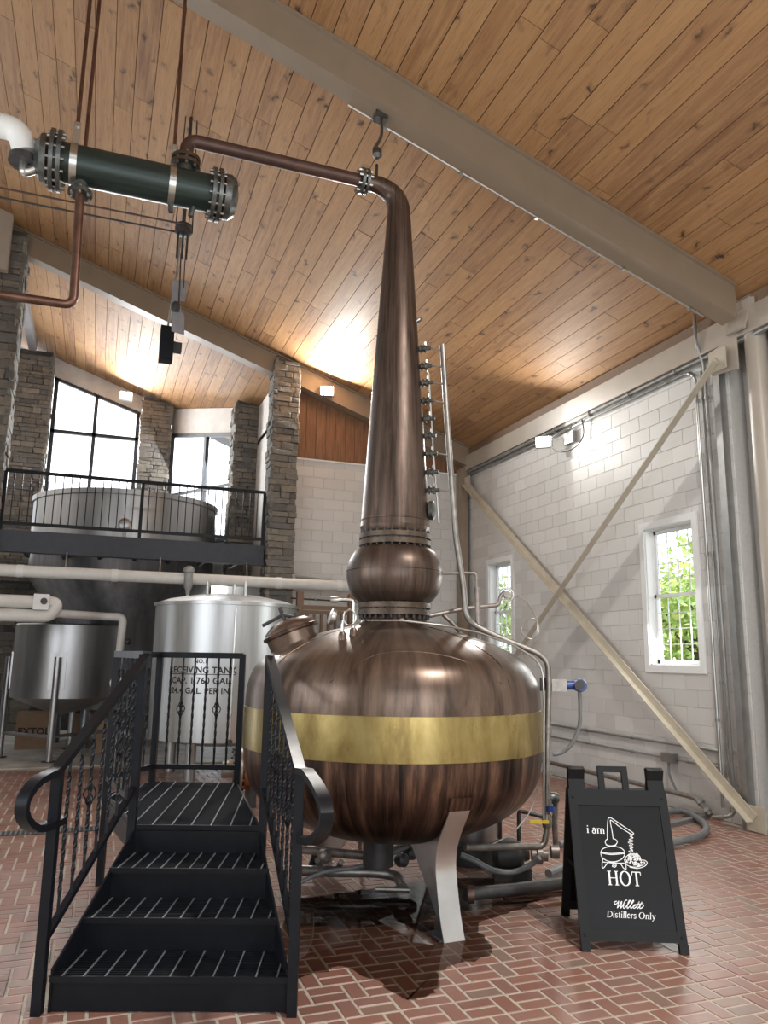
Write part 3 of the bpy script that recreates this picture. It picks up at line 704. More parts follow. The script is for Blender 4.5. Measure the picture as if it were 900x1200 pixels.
MB().cyl((-.36, CY, CZ-.12), (-.36, CY, CZ-.20), .05, 16).fit().build('drain_stub', 'flange_iron', t)
MB().lathe([(.085, 0), (.085, .03)], (-.36, CY, CZ-.23), (0, 0, 1), 20).fit().build('flange', 'flange_iron', t)
MB().disc_bolts((-.36, CY, CZ-.215), (0, 0, 1), .065, 6, .01, .06).fit().build('flange_bolts', 'strap_steel', t)
MB().tube(bend([(-.36, CY, CZ-.22), (-.335, CY, 4.17), (-1.6, CY, 4.15)], .07), .032, 14).fit().build('drain_pipe', 'copper_pipe', t)
for nm, dy in (('a', -.06), ('b', .06)): MB().tube([(.35+dy*1.4, CY, CZ-.13), (.35+dy*1.2, CY, CZ-.22)], .02, 8).fit().build('drip_stub', 'flange_iron', t)
# lyne arm is part of the condenser line
t = thing('vapour_pipe', fitp((1.05, CY, 5.30)), 'brown vapour pipe from copper gooseneck down into the condenser', 'pipe')
MB().tube(bend([(1.76, CY, 5.665), (.36, CY, 5.665), (.36, CY, 5.46)], .11, 8), .052, 18).fit().build('tube', 'lyne_pipe', t)
MB().lathe([(.11, 0), (.11, .025)], (.36, CY, 5.43), (0, 0, 1), 24).fit().build('flange', 'bronze_flange', t)
MB().lathe([(.11, 0), (.11, .025)], (.36, CY, 5.475), (0, 0, 1), 24).fit().build('flange', 'bronze_flange', t)
MB().disc_bolts((.36, CY, 5.465), (0, 0, 1), .09, 8, .011, .10).fit().build('flange_bolts', 'strap_steel', t)
MB().cyl((.36, CY, 5.36), (.36, CY, 5.44), .06, 18).fit().build('inlet_stub', 'flange_iron', t)
# white pvc feed
t = thing('pvc_pipe', fitp((-.9, CY, 5.2)), 'white plastic pipe elbow feeding the condenser end', 'pipe')
MB().tube(bend([(-2.2, CY, 5.43), (-.80, CY, 5.43), (-.74, CY, 5.25)], .12, 8), .085, 20).fit().build('tube', 'pvc_white', t)
MB().lathe([(.105, 0), (.105, .05)], (-.742, CY, 5.22), (-.05, 0, -1), 22).fit().build('coupling', 'black_iron', t)
MB().tube(bend([(-.74, CY, 5.19), (-.74, CY, 5.10), (-.66, CY, 5.16)], .05), .035, 12).fit().build('lower_tube', 'strap_steel', t)
MB().tube([(-.75, CY, 5.36), (-.63, CY, 5.34)], .035, 12).fit().build('upper_tube', 'strap_steel', t)
# ceiling hook above the gooseneck
t = thing('ceiling_hook', (1.93, 5.7, 5.8), 'iron shackle and rod hanging gooseneck from near roof beam', 'hook')
e0 = onY(441, 214, 5.788); e1 = onY(442, 180, 5.95); e2 = onY(447, 138, 6.4)
MB().tube([e0, e0*.4+e1*.6], .013, 8).build('rod', 'black_iron', t); MB().lathe([(.02, -.05), (.045, -.02), (.045, .03), (.02, .06)], e1, (0, .1, 1), 12).build('turnbuckle', 'flange_iron', t)
MB().tube(catmull([e1+[-.03, 0, .04], e1*.5+e2*.5+[.02, 0, .0], e2]), .016, 8).build('chain', 'flange_iron', t)
MB().box(e2+[0, .03, .03], (.12, .1, .08)).build('clamp', 'flange_iron', t)

# belt-driven fan and speaker hanging from the ceiling
FY = 8.5
t = thing('belt_fan', (.57, FY, 5.5), 'belt driven ceiling fan with two grey paddle blades on a long hanger', 'fan')
pc = onY(215, 270, FY); MB().lathe([(.08, -.05), (.095, -.04), (.095, .0), (.08, .015), (.095, .03), (.095, .06), (.05, .09)], pc, (0, 0, 1), 24).build('pulley', 'black_iron', t)
MB().tube([pc+[0, 0, .05], (pc[0], FY, zc(pc[0]))], .02, 10).build('hanger', 'black_iron', t)
for dx in (-.09, .10): MB().tube([pc+[dx, 0, -.02], (pc[0]+dx*.7, FY, zc(pc[0]))], .008, 6).build('guy_rod', 'black_iron', t)
for dx in (-.055, 0, .05): MB().tube([pc+[dx, 0, -.04], pc+[dx, 0, -.36]], .013, 8).build('yoke', 'black_iron', t)
pa = onY(206, 360, FY); MB().tube([pc+[-.01, 0, -.3], pa+[.03, 0, .05]], .008, 8).build('shaft', 'black_iron', t); MB().tube([pc+[.04, 0, -.3], pa+[.07, 0, .25]], .006, 6).build('shaft', 'black_iron', t)
MB().lathe([(.03, -.06), (.055, -.03), (.055, .03), (.03, .06)], pa, (0, 0, 1), 16).build('hub', 'black_iron', t)
for poly in ([(201, 328), (220, 329), (217, 353), (202, 353)], [(201, 366), (210, 362), (216, 370), (216, 392), (201, 388)]):
    V = [onY(x, y, FY) for x, y in poly]; o_ = np.array([0, .012, 0]); n = len(V)
    MB().add(V+[p+o_ for p in V], [tuple(range(n-1, -1, -1)), tuple(range(n, 2*n))]+[(i, (i+1) % n, n+(i+1) % n, n+i) for i in range(n)]).build('blade', 'fan_blade', t, smooth=0)
L0 = onY(0, 229, FY); L1 = onY(0, 236, FY)
MB().tube([(-3.5, FY-.1, pc[2]+.02), (pc[0], FY-.1, pc[2]+.02)], .011, 6).build('belt', 'lyne_pipe', t); MB().tube([(-3.5, FY+.1, pc[2]+.02), (pc[0], FY+.1, pc[2]+.02)], .011, 6).build('belt', 'black_iron', t)
t = thing('hanging_speaker', onY(194, 425, 9.2), 'black box speaker on a thin pole below the rear ceiling', 'speaker')
a = onY(195, 404, 9.2); MB().box(a, (.16, .16, .43)).build('cabinet', 'black_paint', t)
MB().tube([a+[.0, .02, .2], (a[0]+.06, 9.22, a[2]+.9), (a[0]+.13, 9.22, zc(a[0]+.1))], .014, 8).build('pole', 'conduit', t)
MB().box(a+[.13, 0, -.02], (.10, .08, .12)).build('bracket', 'black_iron', t)
# ------------------------------------------------------------------ the pot still
still = thing('pot_still', (SCx, SCy, 0), 'large copper pot still with brass belt, bulb and tall tapering neck', 'pot still')
def lathe_part(name, prof, mat, n=96, par=still, k=5):
    return MB().lathe([tuple(p) for p in (catmull(prof, k) if k else prof)], (FS[0], FS[1], 0), (0, 0, 1), n).fit().build(name, mat, par)
lathe_part('lower_bowl', [(0, .50), (.30, .512), (.52, .552), (.767, .645), (.935, .755), (1.035, .885), (1.078, 1.02), (1.088, 1.14)], 'copper_bowl')
lathe_part('brass_belt', [(1.086, 1.132), (1.094, 1.134), (1.096, 1.27), (1.094, 1.408), (1.086, 1.41)], 'brass', k=0)
dome = lathe_part('dome', [(1.088, 1.40), (1.085, 1.49), (1.066, 1.60), (1.012, 1.705), (.912, 1.785), (.762, 1.862), (.618, 1.917), (.475, 1.957), (.345, 1.985), (.262, 2.02), (.235, 2.075)], 'copper_dome')
def dome_z(r):
    P = [(1.088, 1.40), (1.085, 1.49), (1.066, 1.60), (1.012, 1.705), (.912, 1.785), (.762, 1.862), (.618, 1.917), (.475, 1.957), (.345, 1.985), (.262, 2.02)][::-1]
    return float(np.interp(r, [p[0] for p in P], [p[1] for p in P]))
def dome_pt(r, a, up_=0): # a: angle in the still's own WD/-VD frame
    return at(r*math.cos(a), r*math.sin(a), dome_z(r)+up_)
def seam(P): MB().tube(catmull(P, 4), .005, 6).fit().build('weld_seam', 'copper_neck', dome)
seam([dome_pt(r, a) for r, a in ((1.064, 1.95), (.99, 1.8), (.90, 1.62), (.90, 1.3), (.98, 1.05), (1.064, .85))])
seam([dome_pt(r, .78) for r in (.36, .5, .65, .8, .92, 1.0, 1.06)])
seam([dome_pt(r, 2.45) for r in (.36, .5, .65, .8, .92, 1.0, 1.06)])
def ring_pair(z, R, name):
    f_ = lathe_part(name, [(R*.8, z), (R, z), (R, z+.038), (R*.8, z+.038)], 'bronze_flange', 64, k=0)
    lathe_part(name, [(R*.8, z+.052), (R, z+.052), (R, z+.09), (R*.8, z+.09)], 'bronze_flange', 64, k=0)
    lathe_part('gasket', [(R*.93, z+.03), (R*.93, z+.06)], 'black_iron', 64, k=0)
    MB().disc_bolts((FS[0], FS[1], z+.045), (0, 0, 1), R*.93, 28, .011, .145).fit().build('flange_bolts', 'black_iron', still)
ring_pair(2.075, .278, 'flange_ring')
lathe_part('bulb', [(.235, 2.15), (.275, 2.175), (.33, 2.235), (.362, 2.32), (.368, 2.40), (.350, 2.49), (.305, 2.565), (.25, 2.60), (.235, 2.61)], 'copper_neck')
lathe_part('bulb_seam', [(.366, 2.402), (.371, 2.405), (.371, 2.411), (.366, 2.414)], 'copper_neck', 96, k=0)
ring_pair(2.605, .278, 'flange_ring')
lathe_part('neck_cone', [(.225, 2.68), (.255, 2.70), (.272, 2.75), (.268, 2.80), (.236, 3.27), (.171, 4.30), (.100, 5.40)], 'copper_neck', 64)
lathe_part('cone_seam', [(.268, 2.795), (.272, 2.798), (.272, 2.806), (.267, 2.81)], 'copper_neck', 64, k=0)
P = catmull([(FS[0], CY, 5.38), (FS[0]-.005, CY, 5.50), (FS[0]-.06, CY, 5.60), (FS[0]-.17, CY, 5.655), (FS[0]-.30, CY, 5.665)], 8)
rs = np.interp(np.linspace(0, 1, len(P)), [0, .35, 1], [.101, .092, .062])
MB().tube(P, list(rs), 28).fit().build('gooseneck', 'copper_neck', still)
for dx in (0, .04): MB().lathe([(.105, 0), (.105, .025)], (1.765+dx, CY, 5.665), (1, 0, 0), 26).fit().build('neck_flange', 'flange_iron', still)
MB().disc_bolts((1.797, CY, 5.665), (1, 0, 0), .085, 8, .012, .12).fit().build('flange_bolts', 'strap_steel', still)
MB().tube([at(.16, .11, 4.42), at(.19, .14, 4.43)], .016, 10).fit().build('thermowell', 'strap_steel', still)
# legs
foot = onZ(533, 1104, 0); ld0 = (foot-SP)/np.linalg.norm(foot-SP)
def still_leg(ang, first=False):
    c, s = math.cos(ang), math.sin(ang); ld = np.array([c*ld0[0]-s*ld0[1], s*ld0[0]+c*ld0[1], 0]); tn = np.array([-ld[1], ld[0], 0])
    outer = catmull([(1.118, .875), (1.065, .775), (.965, .64), (.905, .53), (.888, .42), (.90, .33), (.935, .18), (.965, .09), (1.007, .0)], 4)
    g = MB().prism([(.70, .56), (.93, .66), *[(p[0]-.012, p[1]) for p in outer if p[1] < .74], (.74, 0), (.77, .09), (.68, .18), (.54, .31), (.36, .46), (.36, .49)], SP-tn*.012, ld, (0, 0, 1), tn*.024).build('leg', 'leg_steel', still, smooth=0)
    m = MB(); w = .075; V = []
    for p in outer: V += [SP+ld*p[0]+[0, 0, p[1]]-tn*w, SP+ld*p[0]+[0, 0, p[1]]+tn*w, SP+ld*(p[0]-.014)+[0, 0, p[1]]+tn*w, SP+ld*(p[0]-.014)+[0, 0, p[1]]-tn*w]
    n = len(outer); fc = [(4*i+k, 4*i+(k+1) % 4, 4*i+4+(k+1) % 4, 4*i+4+k) for i in range(n-1) for k in range(4)]+[(0, 1, 2, 3), (4*n-4, 4*n-1, 4*n-2, 4*n-3)]
    m.add(V, fc).build('face_plate', 'leg_steel', g)
    MB().box(SP+ld*.90+[0, 0, .008], (.18, .20, .016), R=np.array([ld, tn, [0, 0, 1]]).T).build('foot_plate', 'black_iron', g)
    MB().prism([(1.105, .885), (1.128, .885), (1.092, .80), (1.07, .80)], SP-tn*.088, ld, (0, 0, 1), tn*.176).build('copper_pad', 'copper_bowl', g)
for a in (0, 2.3, -2.85): still_leg(a)
MB().cyl((FS[0]-.1, FS[1], .52), (FS[0]-.1, FS[1], .30), .11, 20).fit().build('bottom_outlet', 'black_iron', still)
# manway on the left shoulder
mc = at(-.74, .10, 0); mc[2] = dome_z(.745); ax = np.array([*(-WD[:2]*.37), .93]); ax /= np.linalg.norm(ax)
mw = MB().lathe([(.185, -.10), (.19, .0), (.195, .06)], mc, ax, 40).fit().build('manway', 'copper_dome', still)
MB().lathe([(.205, .06), (.215, .065), (.215, .085), (.205, .09)], mc, ax, 40).fit().build('manway_rim', 'copper_bowl', mw)
MB().lathe([(.20, .09), (.19, .115), (.14, .15), (.07, .17), (0, .175)], mc, ax, 40).fit().build('manway_lid', 'copper_dome', mw)
MB().tube([mc+ax*.12-WD*.2, mc+ax*.21-WD*.02, mc+ax*.19+WD*.08, mc+ax*.10+WD*.16], .014, 8).fit().build('clamp_bar', 'black_iron', mw)
MB().tube([mc+ax*.0+WD*.16-VD*.13, mc+ax*.22+WD*.08-VD*.02], .012, 8).fit().build('clamp_bolt', 'black_iron', mw)
MB().tube([mc+ax*.17-WD*.02, mc+ax*.27-WD*.02], .016, 8).fit().build('clamp_knob', 'black_iron', mw)
# gauge and vent stems on the dome front
dome_n = lambda q: FK*dome_z(math.hypot(*(q-SP)[:2])/FK)-.0898
a0 = pv(401, 752, .65); a0 = SP+WD*((a0-SP) @ WD)-VD*.65; a0[2] = dome_n(a0)
MB().lathe([(.03, -.02), (.03, .03), (.018, .05)], a0, (0, 0, 1), 14).build('socket', 'copper_dome', still)
a1 = a0+WD*.075+VD*.05; a1[2] = dome_n(a1)
MB().lathe([(.03, -.02), (.03, .03), (.018, .05)], a1, (0, 0, 1), 14).build('socket', 'copper_dome', still)
g = MB().tube(bend([a1+[0, 0, .03], a1+[0, 0, .25], a1-WD*.14+[0, 0, .25]], .03), .011, 10).build('vent_stem', 'strap_steel', still)
MB().lathe([(.02, -.03), (.024, 0), (.02, .03)], a1-WD*.14+[0, 0, .25], tuple(WD), 12).build('vent_valve', 'strap_steel', g)
g = MB().tube([a0+[0, 0, .03], a0+[0, 0, .13]], .012, 10).build('gauge_stem', 'strap_steel', still)
MB().tube([a0+[0, 0, .15]+WD*.05+np.array([0, 0, .055*math.sin(t)])+WD*.045*math.cos(t) for t in np.linspace(-2.4, 3.9, 26)], .007, 8).build('siphon_loop', 'strap_steel', g)
MB().lathe([(.055, 0), (.058, .015), (.058, .03), (.05, .035)], a0-WD*.06+[0, 0, .15], tuple(-WD*.85+VD*-.25+np.array([0, 0, .3])), 24).build('dial', 'strap_steel', g)
# sight fittings up the side of the neck
fz = [4.21, 4.06, 3.92, 3.77, 3.62, 3.48, 3.335, 3.185, 3.04]
for i, z in enumerate(fz):
    r = float(np.interp(z, [2.80, 3.27, 4.30], [.268, .236, .171])); d = WD*.97-VD*.25
    p = FS+d*(r-.02)+[0, 0, z]
    f_ = MB().tube([p, p+d*.085], .018, 10).fit().build('sight_port', 'black_iron', still)
    MB().lathe([(.032, 0), (.032, .012), (.022, .016), (.022, .03), (.032, .034), (.032, .046), (.015, .055), (.015, .085)], p+d*.035, d, 14).fit().build('union', 'flange_iron', f_)
    MB().box(p+d*.075+[0, 0, .03], (.012, .012, .05)).fit().build('bolt', 'strap_steel', f_)
p = FS+(WD*.97-VD*.25)*.255+[0, 0, 2.88]; MB().lathe([(.05, 0), (.075, .02), (.075, .05), (.05, .06)], p, tuple(WD*.97-VD*.25), 20).fit().build('relief_port', 'flange_iron', still)
MB().tube([at(r+.075, .06, z) for r, z in ((.16, 4.05), (.18, 4.0), (.22, 3.3), (.25, 2.95), (.262, 2.78))], .008, 8).fit().build('drip_tube', 'strap_steel', still)

# riser pipe with its rungs, then along the dome and down to the pump
def PV(l, off=0): return [pv(x, y, off) for x, y in l]
t = thing('riser_pipe', pv(641, 985, 0), 'dull steel riser pipe beside the copper neck and over the dome', 'pipe')
P = [pv(518.5, 404), pv(524, 493), pv(529.5, 572), pv(534, 628), pv(543, 690), pv(546, 722), pv(556, 733, .05), pv(583, 746, .05), pv(632, 766, .05), pv(642, 776, .05), pv(643, 803, .05), pv(641.5, 873, .05), pv(641, 975, .05), pv(637, 992, .05), pv(545, 993, .35)]
MB().tube(bend(P, .06, 4), .024, 12).build('tube', 'pipe_steel', t)
for i in (0, 1, 2, 3, 6, 8):
    z = fz[i]; r = float(np.interp(z, [2.80, 3.27, 4.30], [.268, .236, .171])); d = WD*.97-VD*.25; a = fitp(FS+d*(r+.10)+[0, 0, z])
    rr = pv(*[(518.5, 411), (519.6, 430), (521, 451), (522, 473), 0, 0, (527, 534), 0, (530, 576)][i])
    MB().tube([a, rr], .007, 8).build('rung_tube', 'old_pipe', t)
for y in (855, 905, 940): MB().lathe([(.034, -.02), (.034, .02)], pv(641.5, y, .05), (0, 0, 1), 12).build('union', 'old_pipe', t)
v = MB().lathe([(.03, -.05), (.04, -.02), (.04, .02), (.03, .05)], pv(641, 962, .05), (0, 0, 1), 14).build('ball_valve', 'pipe_steel', t)
MB().box(pv(632, 963, .11), (.14, .02, .022), rz=-AZ).build('valve_handle', 'yellow', v)
t = pipe('purge_tube', 'thin bright tube running over the copper dome and down its side', 'pipe', PV([(430, 727), (470, 727)], .42)+[pv(520, 733, .40), pv(560, 741, .28), pv(600, 755, .17)]+PV([(628, 772), (636, 786), (637.5, 820), (637, 960)], .12), .0085, 'strap_steel', .05)
t = pipe('bulb_outlet_pipe', 'thin pipe leaving the copper bulb and turning down behind the dome', 'pipe', [pv(517, 672), pv(558, 671.5), pv(559.5, 752)], .012, 'old_pipe', .03)
MB().tube([pv(559, 688), pv(560.5, 752)], .021, 12).build('sleeve', 'old_pipe', t)
t = pipe('vent_pipe', 'dark slanting pipe from neck flange to a hand wheel by window', 'pipe', [pv(502, 722, -.1), pv(545, 713, -.2), pv(584, 709, -.3), pv(587, 697, -.3), pv(592, 694, -.3)], .018, 'old_pipe', .03)
c = pv(594, 697, -.3); MB().tube([c+WD*(.055*math.cos(a))+np.array([0, 0, .055*math.sin(a)]) for a in np.linspace(0, 6.283, 20)], .008, 6).build('hand_wheel', 'strap_steel', t)
MB().lathe([(.03, -.03), (.03, .03)], c, tuple(-VD), 12).build('valve_body', 'old_pipe', t)
for a in (0, 1.05, 2.09): MB().tube([c-WD*.05*math.cos(a)-np.array([0, 0, .05*math.sin(a)]), c+WD*.05*math.cos(a)+np.array([0, 0, .05*math.sin(a)])], .005, 6).build('spoke', 'strap_steel', t)
MB().tube(catmull(PV([(600, 696), (616, 705), (628, 723), (631, 742), (622, 749), (611, 741), (615, 729), (626, 725), (630, 737), (620, 758), (612, 767)], -.3), 5), .006, 6).build('coiled_line', 'strap_steel', t)
t = pipe('drain_tube', 'short rusty pipe slanting down behind the neck flange', 'pipe', PV([(519, 720), (530, 730), (541, 744)], -.4), .018, 'old_pipe', .03)
# level transmitter on the right side
t = thing('transmitter', pv(655, 803, .0), 'blue and steel level transmitter on the side of the copper pot', 'sensor')
ax = WD
MB().box(pv(637, 802, 0), (.05, .05, .10), rz=-AZ).build('mount_flange', 'black_iron', t)
MB().cyl(pv(636, 802, 0), pv(648, 802, 0), .02, 12).build('stub', 'strap_steel', t)
MB().box(pv(654, 803, 0), (.115, .10, .09), rz=-AZ).build('bracket', 'pipe_steel', t)
MB().cyl(pv(662, 803, 0), pv(676, 803, 0), .035, 18).build('body', 'blue_paint', t)
MB().lathe([(.045, -.06), (.05, -.05), (.05, .05), (.045, .06)], pv(679, 803, 0), tuple(-VD), 22).build('head', 'blue_paint', t)
MB().lathe([(.04, 0), (.04, .012)], pv(679, 803, .06), tuple(-VD), 22).build('dial_cover', 'black_iron', t)
MB().tube(catmull(PV([(679, 810), (680, 830), (679, 850), (671, 870), (660, 881), (648, 884)], 0)), .016, 10).build('flexible_conduit', 'hose_grey', t)

# ------------------------------------------------------------------ pump and piping under and beside the still
t = thing('transfer_pump', onZ(598, 1030, 0), 'dark electric pump on the wet bricks behind the still leg', 'pump')
pb = onZ(600, 1030, 0)
MB().lathe([(.05, -.16), (.11, -.12), (.125, -.02), (.115, .06), (.06, .10), (.05, .14)], pb+[.0, 0, .19], (.9, -.35, .05), 24).build('motor', 'black_iron', t)
MB().box(pb+[0, 0, .05], (.30, .18, .10), rz=-.4).build('base', 'black_iron', t)
MB().cyl(pb+[.15, -.06, .19], pb+[.27, -.11, .19], .05, 16).build('coupling', 'old_pipe', t)
MB().lathe([(.04, -.02), (.075, -.01), (.075, .03), (.04, .04)], pb+[.20, -.08, .19], (.9, -.35, 0), 18).build('flange', 'old_pipe', t)
t = thing('drum_stand', (3.28, 6.55, 0), 'stainless drum on dark base behind the front still leg', 'drum')
MB().lathe([(.0, .16), (.23, .17), (.25, .24), (.25, .62), (.23, .66), (0, .70)], (3.28, 6.55, 0), (0, 0, 1), 36).build('shell', 'stainless_dull', t)
MB().lathe([(.27, 0), (.27, .17), (.2, .18)], (3.28, 6.55, 0), (0, 0, 1), 36).build('base', 'black_iron', t)
MB().box((3.50, 6.42, .45), (.03, .10, .5), rz=-.5).build('strap', 'black_iron', t)
t = pipe('drain_line', 'thick dark pipe lying on the bricks from still leg to sign', 'pipe', [onZ(545, 1048, .10), onZ(600, 1043, .10), onZ(668, 1034, .10)], .045, 'black_iron', n=14)
MB().lathe([(.06, 0), (.06, .05)], onZ(547, 1048, .10), (.9, -.3, 0), 16).build('coupling', 'lyne_pipe', t)
pipe('rusty_line', 'thin rusty pipe on the floor beyond the thick dark pipe', 'pipe', [onZ(590, 1052, .03), onZ(668, 1046, .03)], .018, 'copper_pipe')
pipe('suction_hose', 'pale curved hose sweeping below the steel pipe to the pump', 'hose', [onZ(540, 1002, .25), onZ(556, 1008, .22), onZ(575, 1020, .15), onZ(600, 1024, .10), onZ(622, 1014, .13), onZ(632, 1005, .2)], .022, 'hose_grey', .2)
pipe('sensor_wire', 'thin pale wire rising from the pump to the valve riser', 'wire', PV([(575, 990), (600, 978), (622, 952), (630, 925)], -.1), .005, 'pvc_white', .2)
t = thing('valve_manifold', pv(652, 1000, 0), 'blue handled valve manifold between copper pot and sign', 'valve')
MB().tube(bend(PV([(652, 930), (650, 965), (652, 1000)], .0), .03), .022, 10).build('tube', 'old_pipe', t)
MB().lathe([(.03, -.05), (.045, -.02), (.045, .02), (.03, .05)], pv(647, 935, .02), tuple(WD), 14).build('valve', 'flange_iron', t)
MB().lathe([(.035, -.02), (.035, .02)], pv(645, 948, .06), (0, 0, 1), 14).build('handle', 'blue_paint', t)
MB().lathe([(.05, -.03), (.05, .03)], pv(650, 998, .03), tuple(WD), 14).build('coupling', 'old_pipe', t)
MB().tube(bend(PV([(608, 985), (608, 950), (640, 958)], -.25), .03), .016, 10).build('side_tube', 'black_iron', t)
t = thing('under_still_piping', (1.75, 5.4, .02), 'tangle of dark pipes and valves on the bricks beneath the pot', 'pipes')
zz = .22
MB().tube(bend([onZ(352, 995, zz), onZ(400, 1000, zz), onZ(440, 1004, zz), onZ(470, 994, zz), onZ(482, 985, zz+.1)], .1), .035, 12).build('header', 'old_pipe', t)
MB().tube(bend([onZ(352, 1020, .12), onZ(405, 1022, .12), onZ(440, 1022, .12), onZ(466, 1026, .10), onZ(472, 1040, .06)], .08), .04, 12).build('elbow_line', 'pipe_steel', t)
MB().tube(catmull([onZ(350, 1035, .08), onZ(380, 1022, .14), onZ(420, 1016, .16), onZ(450, 1004, .25), onZ(478, 992, .33)]), .017, 8).build('hose', 'hose_grey', t)
MB().tube([onZ(422, 1003, .12), onZ(422, 985, .35)], .016, 8).build('drop_tube', 'old_pipe', t)
MB().lathe([(.03, -.04), (.055, -.02), (.055, .03), (.03, .05)], onZ(380, 1003, .2), (.3, -.9, 0), 16).build('valve', 'old_pipe', t)
MB().tube(catmull([onZ(372, 1008, .2), onZ(378, 1018, .1), onZ(392, 1022, .05), onZ(400, 1010, .2)]), .022, 8).build('u_bend', 'old_pipe', t)
MB().tube([onZ(440, 1042, .05), onZ(480, 1043, .05)], .02, 10).build('floor_tube', 'pipe_steel', t)
for q in ((480, 1000), (470, 1008)): MB().lathe([(.03, -.05), (.05, -.02), (.05, .04), (.03, .06)], onZ(*q, .2), (.4, -.9, .2), 14).build('valve', 'black_iron', t)
# puddle under the pot
def blob(pts, k=5):
    q = [onZ(x, y, 0)[:2] for x, y in pts]; q = [np.array(p) for p in q]; q = [q[-1], *q, q[0], q[1]]; o = []
    for i in range(1, len(q)-2):
        a, b_, c, d = q[i-1], q[i], q[i+1], q[i+2]
        for j in range(k):
            s = j/k; o.append(.5*((2*b_)+(c-a)*s+(2*a-5*b_+4*c-d)*s*s+(3*b_-a-3*c+d)*s**3))
    return [q+np.array([random.gauss(0, .012), random.gauss(0, .012)]) for q in o]
pd = blob([(330, 1138), (375, 1140), (400, 1132), (440, 1150), (478, 1172), (512, 1160), (520, 1135), (575, 1118), (560, 1085), (600, 1068), (650, 1045), (600, 1032), (520, 1030), (450, 1040), (380, 1050), (340, 1060)], 8)
tag(MB().add([(p[0], p[1], .0018) for p in pd], [tuple(range(len(pd)))]).build('puddle', 'water', smooth=0), 'shallow dark puddle on bricks around the front still leg', 'puddle', kind='stuff')
# ------------------------------------------------------------------ black steel stairs to the manway
SA = np.array([-.098, 4.533, 0]); SU = np.array([.947, -.3213, 0]); SN = np.array([.3213, .947, 0])
def S(u, off, z=0.): return SA+SU*u+SN*off+np.array([0, 0, z])
def uL(off): return .02+.075*off/1.05
def uR(off): return 1.20-.30*off/1.05
ZP = .673; offs = [0, .34, .69, 1.05]; zs = [.172, .338, .505, ZP]
stairs = thing('steel_stairs', S(.6, .6, 0), 'black steel platform stairs with grated treads and twisted baluster railings', 'stairs')
BP = 'black_paint'
def grate(poly, z, dirv, nm, nrod, par, sp=.022):
    """grated panel: frame edge, dense slats and pale cross rods clipped to the convex polygon"""
    P = [np.array(p[:2], float) for p in poly]; n = len(P); g = MB()
    for i in range(n):
        a, b_ = P[i], P[(i+1) % n]; g.bar((*a, z-.015), (*b_, z-.015), .012, .03)
    g = g.build(nm, BP, par)
    d = np.array(dirv[:2])/np.linalg.norm(dirv[:2]); e = np.array([-d[1], d[0]])
    def clip(c, d_, e_):
        ts = []
        for i in range(n):
            a, b_ = P[i], P[(i+1) % n]; sa, sb = (a @ e_)-c, (b_ @ e_)-c
            if sa*sb < 0: q = a+(b_-a)*sa/(sa-sb); ts.append(q @ d_)
        return (min(ts), max(ts)) if len(ts) >= 2 else None
    m = MB(); cs = [p @ d for p in P]; c = min(cs)+sp
    while c < max(cs)-.005:
        k = clip(c, e, d)
        if k: m.bar((*(d*c+e*k[0]), z-.014), (*(d*c+e*k[1]), z-.014), .007, .022)
        c += sp
    m.build('grating_bars', 'black_grate', g)
    cs = [p @ e for p in P]; lo, hi = min(cs), max(cs)
    for i in range(nrod):
        c = lo+(hi-lo)*(i+.5)/nrod; k = clip(c, d, e)
        if k: MB().bar((*(e*c+d*k[0]), z-.003), (*(e*c+d*k[1]), z-.003), .007, .008).build('cross_rod', 'grate_bar', g)
    return g
for i in range(3):
    o0, o1 = offs[i]-.01, offs[i+1]; z = zs[i]
    grate([S(uL(o0), o0), S(uR(o0), o0), S(uR(o1), o1), S(uL(o1), o1)], z, SN, 'tread', 11, stairs)
for i in range(4):
    o = offs[i]+.012; z0 = zs[i-1]-.035 if i else 0.0
    MB().bar(S(uL(o), o, (z0+zs[i]-.02)/2), S(uR(o), o, (z0+zs[i]-.02)/2), .01, zs[i]-.03-z0).build('riser', BP, stairs)
FRc = S(uR(1.05), 1.05); P1 = S(uL(1.05), 1.05); P0 = np.array([.17, 6.72, 0]); P3 = np.array([.55, 7.25, 0]); P4 = np.array([1.24, 6.98, 0])
plat = [P1, FRc, P4, P3, P0]
grate(plat, ZP, (.25, .97), 'platform_grating', 10, stairs, .03)
m = MB()
for i in range(5):
    a, b_ = plat[i], plat[(i+1) % 5]; MB().bar((*a[:2], ZP-.11), (*b_[:2], ZP-.11), .012, .15).build('fascia', BP, stairs)
for sd, u_ in (('L', uL), ('R', uR)):
    MB().prism([(0, 0), (0, .20), (1.05, ZP-.02), (1.05, ZP-.24), (.30, 0)], S(u_(0), 0)-SU*.006, (S(u_(1.05), 1.05)-S(u_(0), 0))/1.05, (0, 0, 1), SU*.012).build('stringer', BP, stairs)
def post(p, z0, z1, s=.05): return MB().box((p[0], p[1], (z0+z1)/2), (s, s, z1-z0), rz=-.33).build('post', BP, stairs)
fl_, fr_ = S(uL(0)-.05, -.02), S(uR(0)+.03, -.02)
post(fl_, 0, 1.17); post(fr_, 0, 1.17); post(P1+SU*-.02, 0, 1.76); PRt = FRc+SU*.02; post(PRt, 0, 1.76)
for p in (P0, P3, P4): post(p, 0, 1.77)
